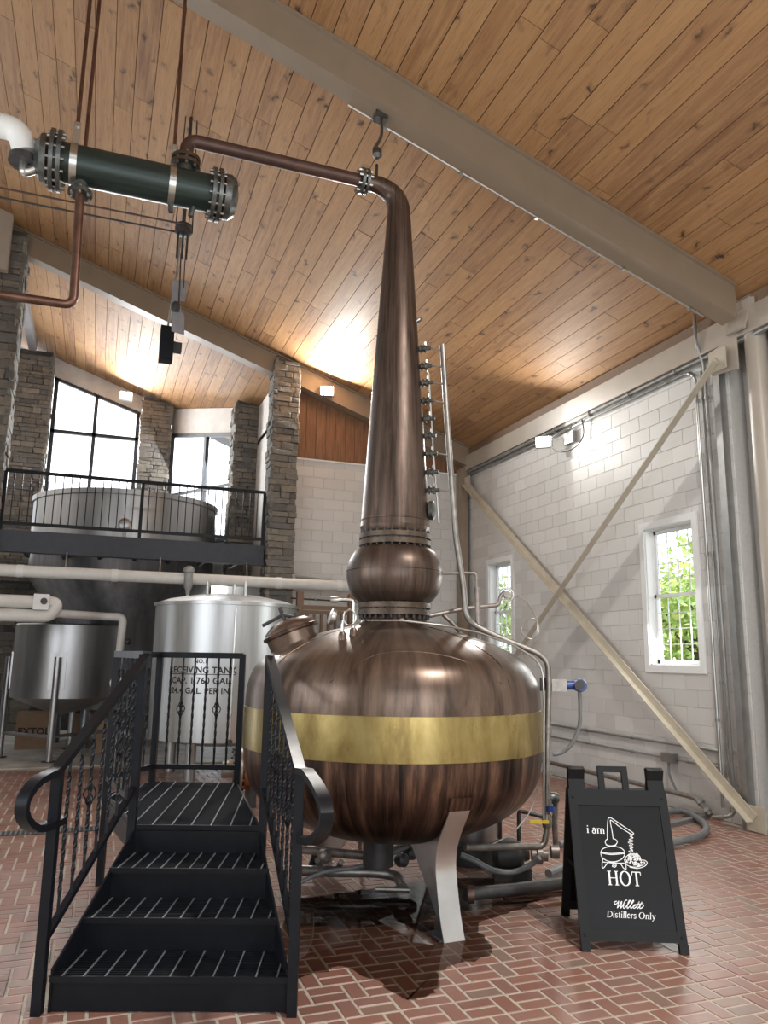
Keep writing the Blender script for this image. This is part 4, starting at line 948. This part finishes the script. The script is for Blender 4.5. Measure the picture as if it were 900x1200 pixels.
# handrails with returned ends
def on_side(x, y, a, b_):
    d = b_-a; d = d/np.linalg.norm(d); nn = np.array([-d[1], d[0], 0]); r = ray(x, y); t = (nn @ (a-EYE))/(nn @ r); return EYE+r*t
TW = {}
def twisted(L, orn):
    k = (round(L, 2), orn)
    if k not in TW:
        V = []; n = 36; s = .008
        for i in range(n+1):
            z = L*i/n; q = i/n; a = (0 if q < .12 or q > .88 else (q-.12)/.76*6.283*2.5)
            V += [(s*1.41*math.cos(a+k_*1.5708+.785), s*1.41*math.sin(a+k_*1.5708+.785), z) for k_ in range(4)]
        fc = [(4*i+j, 4*i+(j+1) % 4, 4*i+4+(j+1) % 4, 4*i+4+j) for i in range(n) for j in range(4)]
        b_ = MB().add(V, fc); TW[k] = [b_.mesh('baluster', BP, smooth=0)]
        if orn:
            w = MB()
            for j in range(4):
                w.tube([(.034*math.sin(math.pi*q)*math.cos(j*1.5708+q*3.0), .034*math.sin(math.pi*q)*math.sin(j*1.5708+q*3.0), L*.52-.07+.14*q) for q in np.linspace(0, 1, 12)], .0045, 5)
            TW[k].append(w.mesh('basket', BP))
    return TW[k]
def balusters(a, b_, k, L, orns):
    for i in range(k):
        f_ = (i+1)/(k+1); p = np.array(a)*(1-f_)+np.array(b_)*f_; ms = twisted(L, i in orns)
        o = bpy.data.objects.new('baluster', ms[0]); COL.objects.link(o); o.parent = stairs; o.location = tuple(p-np.array(WL[stairs.name]))
        if len(ms) > 1:
            q = bpy.data.objects.new('basket', ms[1]); COL.objects.link(q); q.parent = o
def rail(P, nm='handrail', w=.06, h=.035):
    m = MB(); P = [np.array(p, float) for p in P]; V = []; n = len(P)
    side = P[0]-P[-1]; side[2] = 0; side /= np.linalg.norm(side); side = np.array([-side[1], side[0], 0])
    for i in range(n):
        d = P[min(i+1, n-1)]-P[max(i-1, 0)]; d /= np.linalg.norm(d); up_ = np.cross(side, d)
        V += [P[i]+side*w/2+up_*h/2, P[i]-side*w/2+up_*h/2, P[i]-side*w/2-up_*h/2, P[i]+side*w/2-up_*h/2]
    return MB().add(V, [(4*i+j, 4*i+(j+1) % 4, 4*i+4+(j+1) % 4, 4*i+4+j) for i in range(n-1) for j in range(4)]+[(0, 1, 2, 3), (4*n-4, 4*n-1, 4*n-2, 4*n-3)]).build(nm, BP, stairs)
lp = [on_side(x, y, fl_, P1) for x, y in ((63, 905), (44, 915), (32, 929), (26, 944), (28, 960), (40, 971), (56, 968), (72, 961))]
top = P1+[0, 0, 1.75]; f0 = fl_+[0, 0, 1.17]
rail([top, top*.5+f0*.5, f0]+catmull(lp, 2)[0:])
rp = [on_side(x, y, fr_, PRt) for x, y in ((360, 905), (372, 922), (381, 944), (382, 962), (376, 978), (365, 986), (354, 983))]
topR = PRt+[0, 0, 1.75]; f1 = fr_+[0, 0, 1.17]
rail([topR, topR*.5+f1*.5, f1]+catmull(rp, 2))
for a, b_, orn in ((fl_, P1-SU*.02, (2, 5)), (fr_, PRt, (1, 4))):
    q0 = a+[0, 0, .33]; q1 = b_+[0, 0, .33+.58]
    MB().bar(q0, q1, .035, .03).build('bottom_rail', BP, stairs)
    balusters(q0, q1, 7, .82, orn)
for a, b_, k, orn in ((P1, P0, 6, (1, 4)), (P0, P3, 3, (1,)), (P3, P4, 6, (1, 4))):
    MB().bar(a+[0, 0, 1.755], b_+[0, 0, 1.755], .055, .05).build('top_rail', BP, stairs)
    q0, q1 = a+[0, 0, .80], b_+[0, 0, .80]; MB().bar(q0, q1, .04, .04).build('bottom_rail', BP, stairs)
    balusters(q0, q1, k, .94, orn)

# ------------------------------------------------------------------ a-frame sign
FL, FR_, BLk = onZ(682, 1115, 0), onZ(808, 1119, 0), onZ(659, 1071, 0)
sx = (FR_-FL)/np.linalg.norm(FR_-FL); sy = np.array([-sx[1], sx[0], 0]); SW = float(np.linalg.norm(FR_-FL)); LEAN = .34; SH = 1.0
sign = thing('a_frame_sign', (FL+FR_)/2+sy*.34, 'black plastic a-frame sign with white still drawing and lettering', 'sign')
fn = np.cross(sx, (sy*LEAN+[0, 0, SH])/np.linalg.norm(sy*LEAN+[0, 0, SH])); ft = (sy*LEAN+np.array([0, 0, SH])); LT = float(np.linalg.norm(ft)); ft /= LT
def panel(O, sgn, par):
    X = sx; Yv = sy*LEAN*sgn+np.array([0, 0, SH]); Lq = np.linalg.norm(Yv); Yv = Yv/Lq; nn = np.cross(X, Yv)*sgn; nn = nn if nn @ (-sy*sgn) > 0 else -nn
    def pr(u0, u1, v0, v1, d0, d1, nm, mat, p=par): return MB().prism([(u0, v0), (u1, v0), (u1, v1), (u0, v1)], O+nn*d0, X, Yv, nn*(d1-d0)).build(nm, mat, p, smooth=0)
    pr(0, .055, 0, LT-.10, -.03, 0, 'upright', 'sign_black'); pr(SW-.055, SW, 0, LT-.10, -.03, 0, 'upright', 'sign_black')
    pr(.055, SW-.055, .06, .12, -.03, 0, 'bottom_rail', 'sign_black'); pr(.055, SW-.055, LT-.20, LT-.10, -.03, 0, 'top_rail', 'sign_black')
    pr(.0, .055, 0, .05, -.03, .012, 'foot', 'sign_black'); pr(SW-.055, SW, 0, .05, -.03, .012, 'foot', 'sign_black')
    pr(.008, .115, LT-.10, LT+.05, -.04, 0, 'hinge_block', 'sign_black'); pr(SW-.115, SW-.008, LT-.10, LT+.05, -.04, 0, 'hinge_block', 'sign_black')
    pn = pr(.055, SW-.055, .12, LT-.20, -.02, -.008, 'insert', 'sign_panel')
    for u in (.03, SW-.03):
        for v in (.09, LT-.15): MB().lathe([(.009, 0), (.007, .006)], O+X*u+Yv*v, nn, 10).build('rivet', 'sign_black', par)
    return X, Yv, nn, pn, pr
X_, Y_, N_, pn, prF = panel(FL, 1, sign)
hu0, hu1 = SW/2-.115, SW/2+.085
prF(hu0, hu0+.04, LT-.10, LT+.055, -.03, 0, 'handle_arm', 'sign_black'); prF(hu1-.04, hu1, LT-.10, LT+.055, -.03, 0, 'handle_arm', 'sign_black'); prF(hu0+.04, hu1-.04, LT+.02, LT+.055, -.03, 0, 'handle_grip', 'sign_black')
panel(FL+sy*.70, -1, sign)
for u in (.02, SW-.02): MB().bar(FL+X_*u+sy*.17+[0, 0, .42], FL+X_*u+sy*.53+[0, 0, .42], .008, .02).build('spreader', 'sign_black', sign)
# lettering: strokes in panel coordinates (metres), mapped from the sign's own face
quad_px = [(135, 195), (650, 205), (775, 1050), (215, 1045)]; PW_, PH_ = SW-.11, LT-.32
dst = [(0, PH_), (PW_, PH_), (PW_, 0), (0, 0)]
A_ = []; B_ = []
for (x, y), (u, v) in zip(quad_px, dst):
    A_ += [[x, y, 1, 0, 0, 0, -u*x, -u*y], [0, 0, 0, x, y, 1, -v*x, -v*y]]; B_ += [u, v]
HM = np.append(np.linalg.solve(np.array(A_, float), np.array(B_, float)), 1).reshape(3, 3)
def q2(x, y): t = HM @ np.array([x, y, 1.]); return t[:2]/t[2]
PO = FL+X_*.055+Y_*.12+N_*-.0075
def ribbon(mb, P, w):
    P = [np.array(p, float) for p in P]; n = len(P); ws = w if hasattr(w, '__len__') else [w]*n; V = []
    for i in range(n):
        d = P[min(i+1, n-1)]-P[max(i-1, 0)]; d = d/max(np.linalg.norm(d), 1e-9); e = np.array([-d[1], d[0]])
        for s in (1, -1): q = P[i]+e*s*ws[i]/2; V.append(PO+X_*q[0]+Y_*q[1])
    V2 = [v+N_*.0008 for v in V]; k = len(V)
    fc = [(2*i, 2*i+1, 2*i+3, 2*i+2) for i in range(n-1)]; fc = fc+[tuple(j+k for j in f_) for f_ in fc]
    mb.add(V+V2, fc)
TK, TN = .095, .038
def arc(cx, cy, rx, ry, a0, a1, n=18): return [(cx+rx*math.cos(math.radians(a0+(a1-a0)*i/n)), cy+ry*math.sin(math.radians(a0+(a1-a0)*i/n))) for i in range(n+1)]
def st(x, y0, y1, s0=True, s1=True, l=.09):
    o = [([(x, y0), (x, y1)], TK)]
    if s0: o.append(([(x-l, y0+.015), (x+l, y0+.015)], TN))
    if s1: o.append(([(x-l, y1-.015), (x+(l if s1 == 2 else .02), y1-.015)], TN))
    return o
GL = {
 'i': (.26, st(.12, 0, .46, True, 1)+[([(.12, .60), (.12, .69)], TK)]),
 'a': (.48, [(arc(.20, .34, .14, .12, 165, 0, 10)+[(.34, .30), (.34, .08), (.38, .015), (.44, .03)], [TN]*4+[TK]*11), (arc(.22, .14, .15, .14, 75, 300, 12), TK*.8)]),
 'm': (.82, st(.12, 0, .46, True, 1)+st(.40, 0, .34, True, False)+st(.68, 0, .34, True, False)+[(arc(.26, .33, .14, .12, 160, 0, 8), TN*1.6), (arc(.54, .33, .14, .12, 160, 0, 8), TN*1.6)]),
 'H': (.80, st(.16, 0, .7, True, 2, .12)+st(.62, 0, .7, True, 2, .12)+[([(.16, .36), (.62, .36)], TN)]),
 'O': (.80, [([(.39+.31*math.cos(t), .35+.35*math.sin(t)) for t in np.linspace(0, 6.2832, 41)], [TN+(TK*1.1-TN)*abs(math.cos(t)) for t in np.linspace(0, 6.2832, 41)])]),
 'T': (.70, st(.34, 0, .69, True, False, .12)+[([(.06, .68), (.62, .68)], TN*1.2), ([(.07, .70), (.05, .53)], TN), ([(.61, .70), (.63, .53)], TN)]),
 'D': (.76, st(.16, 0, .7, False, False)+[([(.06, .015), (.32, .015)], TN), ([(.06, .685), (.32, .685)], TN), ([(.32+.34*math.cos(t), .35+.335*math.sin(t)) for t in np.linspace(-1.57, 1.57, 21)], [TN+(TK-TN)*abs(math.cos(t)) for t in np.linspace(-1.57, 1.57, 21)])]),
 's': (.38, [(arc(.18, .345, .12, .11, 20, 250, 10)+arc(.18, .12, .12, .115, 70, -160, 10), TK*.75)]),
 't': (.32, [([(.13, .60), (.13, .10)]+arc(.20, .10, .07, .09, 180, 300, 6), TK*.85), ([(.03, .45), (.28, .45)], TN)]),
 'l': (.26, st(.12, 0, .72, True, 1)),
 'e': (.42, [([(.06, .25), (.35, .25)]+arc(.20, .24, .15, .22, 5, 320, 20), [TN]*2+[TN+(TK-TN)*max(0, math.sin(math.pi*i/20)) for i in range(21)])]),
 'r': (.36, st(.12, 0, .46, True, 1)+[(arc(.24, .33, .12, .12, 160, 30, 8), TN*1.8)]),
 'n': (.54, st(.12, 0, .46, True, 1)+st(.40, 0, .34, True, False)+[(arc(.26, .33, .14, .12, 160, 0, 8), TN*1.6)]),
 'y': (.48, [([(.08, .45), (.26, .02)], TK*.85), ([(.42, .45), (.24, -.04), (.16, -.18), (.06, -.19)], TN*1.4), ([(.01, .45), (.17, .45)], TN), ([(.34, .45), (.48, .45)], TN)]),
 ' ': (.24, []),
}
def word(mb, txt, pL, pR, capz=None, shear=0.0, wt=1.0):
    a = q2(*pL); b_ = q2(*pR); W = sum(GL[c][0] for c in txt); d = b_-a; s = np.linalg.norm(d)/W; d = d/np.linalg.norm(d); e = np.array([-d[1], d[0]]); x = 0
    sv = capz or s
    for c in txt:
        adv, strokes = GL[c]
        for P, w in strokes:
            Q = [a+d*((p[0]+x)*s+p[1]*shear*sv)+e*p[1]*sv for p in P]; ribbon(mb, Q, [k*sv*wt for k in w] if hasattr(w, '__len__') else w*sv*wt)
        x += adv
ink = MB(); word(ink, 'i am', (196, 384), (314, 388)); ink.build('lettering', 'print_white', pn, smooth=0)
ink = MB(); word(ink, 'HOT', (334, 736), (556, 741), capz=.118); ink.build('lettering', 'print_white', pn, smooth=0)
ink = MB(); word(ink, 'Distillers Only', (328, 956), (640, 966), shear=.16); ink.build('lettering', 'print_white', pn, smooth=0)
def strokes_px(mb, L, w):
    for P in L: ribbon(mb, [q2(*p) for p in catmull(P, 5)], w)
ink = MB()      # script word
strokes_px(ink, [[(392, 846), (378, 852), (380, 868), (396, 858), (404, 845), (400, 870), (396, 893)], [(396, 893), (412, 868), (424, 846), (420, 872), (416, 893), (432, 872), (446, 842), (458, 838)],
                 [(440, 868), (434, 884), (438, 894), (450, 884)], [(446, 856), (447, 858)],
                 [(450, 884), (468, 858), (478, 840), (470, 842), (460, 872), (460, 893), (472, 884)], [(472, 884), (490, 858), (500, 840), (492, 842), (482, 872), (482, 893), (494, 884)],
                 [(494, 882), (508, 874), (508, 866), (498, 876), (500, 892), (514, 886)], [(514, 886), (530, 856), (534, 846), (522, 876), (522, 893), (532, 886)], [(532, 886), (546, 858), (551, 848), (540, 876), (540, 893), (556, 884), (564, 868)], [(514, 866), (560, 858)]], .0048)
ink.build('lettering', 'print_white', pn, smooth=0)
ink = MB()      # line drawing of a still
strokes_px(ink, [[(328, 428), (326, 360), (330, 292), (340, 281), (358, 288), (420, 332), (488, 380), (486, 390), (474, 388), (410, 346), (352, 300), (345, 310), (356, 370), (364, 424)],
                 [(328, 422), (314, 440), (322, 462), (350, 470), (380, 462), (390, 440), (378, 426), (364, 422)],
                 [(318, 464), (350, 473), (384, 466)],
                 [(285, 518), (300, 490), (350, 474), (410, 482), (438, 512), (428, 550), (390, 574), (340, 576), (298, 552), (285, 518)],
                 [(285, 512), (350, 522), (438, 514)], [(285, 518), (350, 529), (438, 521)],
                 [(302, 556), (296, 585), (298, 618), (308, 618), (324, 596), (340, 582), (380, 584), (412, 592), (432, 620), (448, 626), (446, 600), (436, 560)], [(300, 580), (360, 586), (436, 586)],
                 [(360, 596), (376, 592), (386, 602), (376, 614), (360, 608), (370, 600), (382, 608)]], .0042)
strokes_px(ink, [[(474+(10 if i % 2 else -10)+14*math.sin(i*.8)*.4, 386+i*10) for i in range(14)], [(486-(i % 2)*16+4, 392+i*11) for i in range(12)]], .003)
rr = random.Random(3)
for i in range(44):
    cx, cy = 447+rr.random()*86, 528+rr.random()*68; a = rr.random()*6.28; r = 5+rr.random()*6
    strokes_px(ink, [[(cx+r*math.cos(a+k), cy+r*math.sin(a+k)) for k in (0, 1.3, 2.6, 4.0)]], .0042)
strokes_px(ink, [[(446, 545), (442, 575), (456, 600), (500, 612), (540, 600), (536, 545), (510, 524), (470, 524), (446, 545)], [(530, 566), (560, 564), (580, 580), (566, 604), (520, 620), (470, 612)], [(536, 580), (566, 578), (548, 600), (516, 606)], [(540, 590), (574, 590)]], .0040)
ink.build('drawing', 'print_white', pn, smooth=0)

# ------------------------------------------------------------------ tanks
def text_mesh(s, size, space=1.0):
    c = bpy.data.curves.new('txt', 'FONT'); c.body = s; c.size = size; c.align_x = 'CENTER'; c.resolution_u = 3; c.space_character = space; c.offset = size*.03
    o = bpy.data.objects.new('txt', c); COL.objects.link(o); bpy.context.view_layer.update()
    me = o.evaluated_get(bpy.context.evaluated_depsgraph_get()).to_mesh(); V = [tuple(v.co) for v in me.vertices]; Fc = [tuple(p.vertices) for p in me.polygons]
    bpy.data.objects.remove(o); bpy.data.curves.remove(c); return V, Fc
TC = np.array([1.88, 12.10, 0]); TR = 1.075
t = thing('receiving_tank', TC, 'stainless receiving tank with domed lid and black lettering behind the stairs', 'tank')
MB().lathe([(0, 0.429), (.6, 0.467), (TR, 0.562), (TR, 2.464)], TC, (0, 0, 1), 72).build('shell', 'stainless', t)
MB().lathe([(TR, 2.464), (TR+.03, 2.464), (TR+.03, 2.512), (TR, 2.516)], TC, (0, 0, 1), 72).build('rim', 'stainless', t)
MB().lathe([(TR, 2.516), (.9, 2.578), (.5, 2.654), (0, 2.683)], TC, (0, 0, 1), 72).build('lid', 'stainless', t)
aT = math.atan2(-TC[1], -TC[0])
for k in range(4):
    a = aT-.5+k*1.5708; MB().cyl(TC+[.85*math.cos(a), .85*math.sin(a), 0], TC+[.85*math.cos(a), .85*math.sin(a), .54], .075, 18).build('leg', 'stainless', t)
lt = MB(); tp = onY(234, 785, TC[1]-TR+.1); a0 = math.atan2(tp[1]-TC[1], tp[0]-TC[0])
for s, z, sz in (('NO.1', 1.640, .080), ('RECEIVING TANK', 1.505, .122), ('CAP. 1,760 GAL.', 1.36, .122), ('24.4 GAL. PER IN.', 1.225, .112)):
    V, Fc = text_mesh(s, sz, 1.06)
    lt.add([(TC[0]+(TR+.002)*math.cos(a0+x/TR), TC[1]+(TR+.002)*math.sin(a0+x/TR), z+y) for x, y, _ in V], Fc)
lt.add([(TC[0]+(TR+.002)*math.cos(a0+x/TR), TC[1]+(TR+.002)*math.sin(a0+x/TR), z) for z in (1.482, 1.494) for x in np.linspace(-.5, .5, 9)], [(i, i+1, i+10, i+9) for i in range(8)])
lt.build('lettering', 'print_black', t, smooth=0)
a = a0+.42; e = TC+[(TR+.02)*math.cos(a), (TR+.02)*math.sin(a), 0]
MB().tube([e+[0, 0, .62], e+[0, 0, 2.4]], .012, 8).build('sight_tube', 'strap_steel', t); MB().lathe([(.04, -.03), (.04, .03)], e+[0, 0, .58], (0, -1, 0), 14).build('valve', 'flange_iron', t)
for x, y in ((.15, -.6), (-.35, -.2), (.1, .1)): MB().cyl(TC+[x, y, 2.6], TC+[x, y, 2.85], .025, 10).build('nozzle', 'strap_steel', t)
CC = np.array([-.47, 15.0, 0]); CR = .87
t = thing('cooker_tank', CC, 'round steel tank on pipe legs under the balcony beside cardboard boxes', 'tank')
MB().lathe([(.0, .68), (.4, .80), (CR, 1.0), (CR, 2.22), (CR-.02, 2.24)], CC, (0, 0, 1), 64).build('shell', 'stainless_dull', t)
for a in (-1.68, -3.05, .1, 1.4):
    p = CC+[(CR+.05)*math.cos(a), (CR+.05)*math.sin(a), 0]; MB().cyl(p, p+[0, 0, 1.68], .055, 16).build('leg', 'stainless_dull', t)
    MB().box(p+[-.05*math.cos(a), -.05*math.sin(a), 1.45], (.03, .26, .62), rz=a).build('leg_pad', 'stainless_dull', t)
    MB().lathe([(.12, 0), (.12, .015)], p, (0, 0, 1), 18).build('foot', 'black_iron', t)
P = [CC+[(CR+.05)*math.cos(a), (CR+.05)*math.sin(a), .40] for a in (-3.05, -1.68, .1)]; 
for i in range(2): MB().tube([P[i], P[i+1]], .03, 10).build('brace_tube', 'stainless_dull', t)
BC = np.array([.43, 17.0, 0]); BR = 1.83
t = thing('fermenter_tank', BC, 'very large steel tank rising through the balcony in front of bay windows', 'tank')
MB().lathe([(0, .66), (1.2, .70), (1.2, 2.35), (BR, 3.25), (BR, 4.78)], BC, (0, 0, 1), 96).build('shell', 'tank_dark', t)
MB().lathe([(BR, 4.74), (BR+.05, 4.74), (BR+.05, 4.84), (BR-.05, 4.84)], BC, (0, 0, 1), 96).build('rim', 'stainless', t)
MB().lathe([(BR, 3.68), (BR+.015, 3.68), (BR+.015, 4.73), (BR, 4.73)], BC, (0, 0, 1), 96).build('upper_jacket', 'stainless', t)
for k in range(6): a = k*1.047; MB().cyl(BC+[1.05*math.cos(a), 1.05*math.sin(a), 0], BC+[1.05*math.cos(a), 1.05*math.sin(a), .70], .09, 14).build('leg', 'tank_dark', t)
a = -1.62; MB().lathe([(.12, 0), (.12, .06), (.08, .08)], BC+[(BR)*math.cos(a), BR*math.sin(a), 4.15], (math.cos(a), math.sin(a), 0), 20).build('side_port', 'stainless', t)
MB().cyl(BC+[BR*math.cos(a), BR*math.sin(a)-.06, 3.75], BC+[BR*math.cos(a), BR*math.sin(a)-.06, 4.1], .035, 10).build('side_tube', 'stainless', t)
WC = np.array([4.75, 12.1, 0])
t = thing('spirit_tank', WC, 'pale cone topped tank behind the copper pot near back window', 'tank')
MB().lathe([(0, .3), (.85, .35), (.85, 2.20), (.6, 2.32), (.2, 2.46), (0, 2.48)], WC, (0, 0, 1), 56).build('shell', 'stainless', t)
for k in range(4): a = k*1.5708+.4; MB().cyl(WC+[.7*math.cos(a), .7*math.sin(a), 0], WC+[.7*math.cos(a), .7*math.sin(a), .36], .05, 12).build('leg', 'stainless', t)
for x in (-.1, .25): MB().tube(bend([WC+[x, -.2, 2.35], WC+[x, -.2, 2.72], WC+[x+.12, -.2, 2.72]], .04), .03, 10).build('nozzle', 'strap_steel', t)

# ------------------------------------------------------------------ insulated pipes at left and under the balcony
t = pipe('white_header_pipe', 'long white insulated pipe hung below the balcony edge', 'pipe', [(-2.3, 13.2, 3.00), (4.6, 13.2, 3.00)], .095, 'pipe_white', n=20)
for x in (-.55, .9, 2.35): MB().tube([(x, 13.2, 3.09), (x, 13.3, 3.34)], .012, 8).build('hanger', 'conduit', t)
for x in (-1.2, .2, 2.9, 4.0): MB().lathe([(.102, -.05), (.102, .05)], (x, 13.2, 3.0), (1, 0, 0), 20).build('sleeve', 'pvc_white', t)
t = thing('inline_valve', (1.36, 13.2, 2.7), 'small grey valve hanging under the long white pipe', 'valve')
MB().lathe([(.03, -.28), (.04, -.2), (.07, -.15), (.07, .08), (.09, .1), (.09, .16), (.04, .2)], (1.36, 13.08, 3.0), (0, 0, 1), 16).build('body', 'grey_box', t)
MB().cyl((1.36, 13.08, 2.35), (1.36, 13.08, 2.75), .02, 8).build('tail_tube', 'strap_steel', t)
t = pipe('insulated_pipe', 'fat white insulated pipe with elbow above the round tank', 'pipe', [(-2.6, 13.12, 2.31), (-.70, 13.12, 2.31), (-.60, 13.12, 2.52), (-2.6, 13.12, 2.53)], .10, 'pipe_white', .14, n=18)
MB().box((-.84, 13.07, 2.52), (.22, .2, .24)).build('valve_box', 'pvc_white', t); MB().lathe([(.05, 0), (.05, .03)], (-.80, 12.96, 2.53), (0, -1, 0), 16).build('valve_port', 'black_iron', t)
t = pipe('insulated_drop_pipe', 'white pipe turning down the right side of round tank', 'pipe', [(-.62, 13.16, 2.36), (.05, 13.75, 2.36), (.40, 13.75, 2.36), (.36, 13.75, 1.10)], .065, 'pipe_white', .1, n=16)
MB().lathe([(.11, 0), (.11, .03)], (.37, 13.66, 1.28), (0, -1, 0), 20).build('round_plate', 'pvc_white', t)
MB().bar((.36, 13.64, 1.45), (.62, 13.60, 1.60), .02, .02).build('lever', 'black_iron', t)
MB().lathe([(.04, -.05), (.06, 0), (.04, .05)], (.50, 13.66, 1.95), (1, 0, 0), 14).build('valve', 'black_iron', t)
pipe('copper_run', 'grey pipe run with fittings along the back block wall', 'pipe', [(3.25, 13.35, 3.15), (4.3, 13.35, 3.05), (4.3, 13.35, 2.8), (4.9, 13.35, 2.8)], .03, 'conduit', .06)
pipe('yellow_line', 'thin brass line with fittings below the long white pipe', 'pipe', [(3.1, 13.1, 2.74), (4.9, 13.1, 2.70), (4.9, 13.75, 2.70)], .014, 'bronze_flange', clips=4)
# wooden guard rail behind the still
t = thing('wood_guard_rail', (3.7, 12.9, 0), 'brown wooden guard rail with square balusters behind the still', 'railing')
for x in (3.22, 4.15): MB().box((x, 12.9, 1.42), (.11, .11, 2.84)).build('post', 'wood_rail', t)
for z, h in ((2.58, .07), (2.50, .06), (1.75, .07)): MB().box((3.68, 12.9, z), (.86, .05, h)).build('rail', 'wood_rail', t)
for i in range(6): MB().box((3.36+.125*i, 12.9, 2.13), (.04, .04, .72)).build('baluster', 'wood_rail', t)
# boxes, jug, cylinder and copper pot on the slab
def carton(x, y, z, w, d, h, rz, lab, txt=None):
    t = thing('cardboard_box', (x, y, z), lab, 'box', 'cardboard boxes under the balcony')
    MB().box((x, y, z+h/2), (w, d, h), rz=rz).build('carton', 'cardboard', t, smooth=0)
    c, s = math.cos(rz), math.sin(rz)
    MB().box((x, y, z+h+.001), (w, .05, .003), rz=rz).build('tape', 'wood_rail', t)
    if txt:
        V, Fc = text_mesh(txt, .17, 1.05); m = MB()
        m.add([(x+c*a-s*(-d/2-.003), y+s*a+c*(-d/2-.003), z+h*.40+b_) for a, b_, _ in V], Fc); m.build('lettering', 'print_black', t, smooth=0)
carton(-.93, 16.2, .0, .62, .42, .66, -.1, 'cardboard box printed EXTOL beside the round tank legs', 'EXTOL')
carton(-.17, 16.45, .0, .42, .4, .62, 0, 'plain cardboard box next to the printed carton')
carton(.29, 15.35, .0, .34, .4, .55, .05, 'plain cardboard box furthest from the printed carton')
t = thing('gas_bottle', (.47, 14.15, 0), 'small grey cylinder standing on the slab by round tank', 'bottle')
MB().lathe([(.07, 0), (.075, .02), (.075, .30), (.05, .36), (.025, .38), (.025, .43)], (.47, 14.15, 0.005), (0, 0, 1), 18).build('body', 'grey_box', t); MB().box((.47, 14.15, .44), (.06, .03, .03)).build('valve', 'black_iron', t)
P = onZ(268, 908, 0)
t = thing('copper_receiver', (1.95, 9.6, 0), 'bright copper barrel with bolted steel end behind the stair platform', 'vessel')
ax = np.array([1, -.1, 0]); c0 = np.array([1.62, 9.6, .42])
MB().lathe([(.0, .12), (.2, .12), (.235, .16), (.235, .8), (.2, .84), (0, .85)], c0, ax, 36).build('drum', 'copper_bright', t)
MB().lathe([(.26, .04), (.26, .08)], c0, ax, 30).build('flange', 'strap_steel', t); MB().lathe([(.26, .09), (.26, .13)], c0, ax, 30).build('flange', 'strap_steel', t)
MB().disc_bolts(c0+ax*.085, ax, .235, 14, .014, .14).build('flange_bolts', 'flange_iron', t)
MB().lathe([(.10, -.10), (.10, .04)], c0, ax, 20).build('inlet', 'strap_steel', t)
for d in (.25, .75): MB().box(c0+ax*d+[0, 0, -.30], (.08, .3, .24)).build('cradle', 'black_iron', t)
# trench drain
t = thing('trench_drain', (-.9, 8.78, 0), 'black slotted trench drain grate across the brick floor', 'drain')
MB().box((-.75, 8.78, .003), (3.3, .20, .006)).build('frame', 'black_iron', t)
m = MB()
for x in np.arange(-2.35, .85, .045): m.box((x, 8.78, .009), (.018, .18, .008))
m.build('slats', 'hose_grey', t)['kind'] = 'stuff'

# ------------------------------------------------------------------ outdoors beyond the windows
b = MB().box((30, 20, -.4), (46, 90, .1)); struct('lawn', 'grass outside the windows', 'lawn', b, 'grass')
def tree(x, y, h, r, lab, seed):
    rr = random.Random(seed); t = thing('tree', (x, y, -.35), lab, 'tree', 'trees outside the windows')
    m = MB(); m.tube([(x, y, -.36), (x+.1, y, h*.35), (x, y+.1, h*.7)], [.16, .12, .05], 8)
    for k in range(6): a = k*1.05; m.tube([(x, y, h*.4), (x+r*.6*math.cos(a), y+r*.6*math.sin(a), h*.65)], [.06, .02], 6)
    m.build('trunk', 'bark', t)
    V = []; Fc = []
    cl = [(rr.gauss(0, .5)*r, rr.gauss(0, .5)*r, h*.55+rr.gauss(0, .25)*h*.6) for _ in range(26)]
    for i in range(4200):
        c = rr.choice(cl); p = np.array([x+c[0]+rr.gauss(0, .3), y+c[1]+rr.gauss(0, .3), max(.1, c[2]+rr.gauss(0, .3))]); s = rr.uniform(.05, .12)
        u = np.array([rr.gauss(0, 1) for _ in range(3)]); u /= np.linalg.norm(u); w = np.cross(u, [rr.gauss(0, 1) for _ in range(3)]); w /= np.linalg.norm(w)
        k = len(V); V += [p-u*s, p+w*s*.5, p+u*s, p-w*s*.5]; Fc.append((k, k+1, k+2, k+3))
    MB().add(V, Fc).build('foliage', 'leaf', t, smooth=0)
tree(11.6, 12.9, 4.6, 1.5, 'leafy tree filling the lower half of near sash window', 1)
tree(16.5, 18.2, 6.2, 1.7, 'yellow green tree further off outside near sash window', 2)
tree(11.4, 22.0, 5.4, 1.7, 'leafy tree outside the sash window near back corner', 3)

for o in bpy.data.objects:
    if o.name.split('.')[0] in ('flange_bolts', 'grating_bars'): o['kind'] = 'stuff'
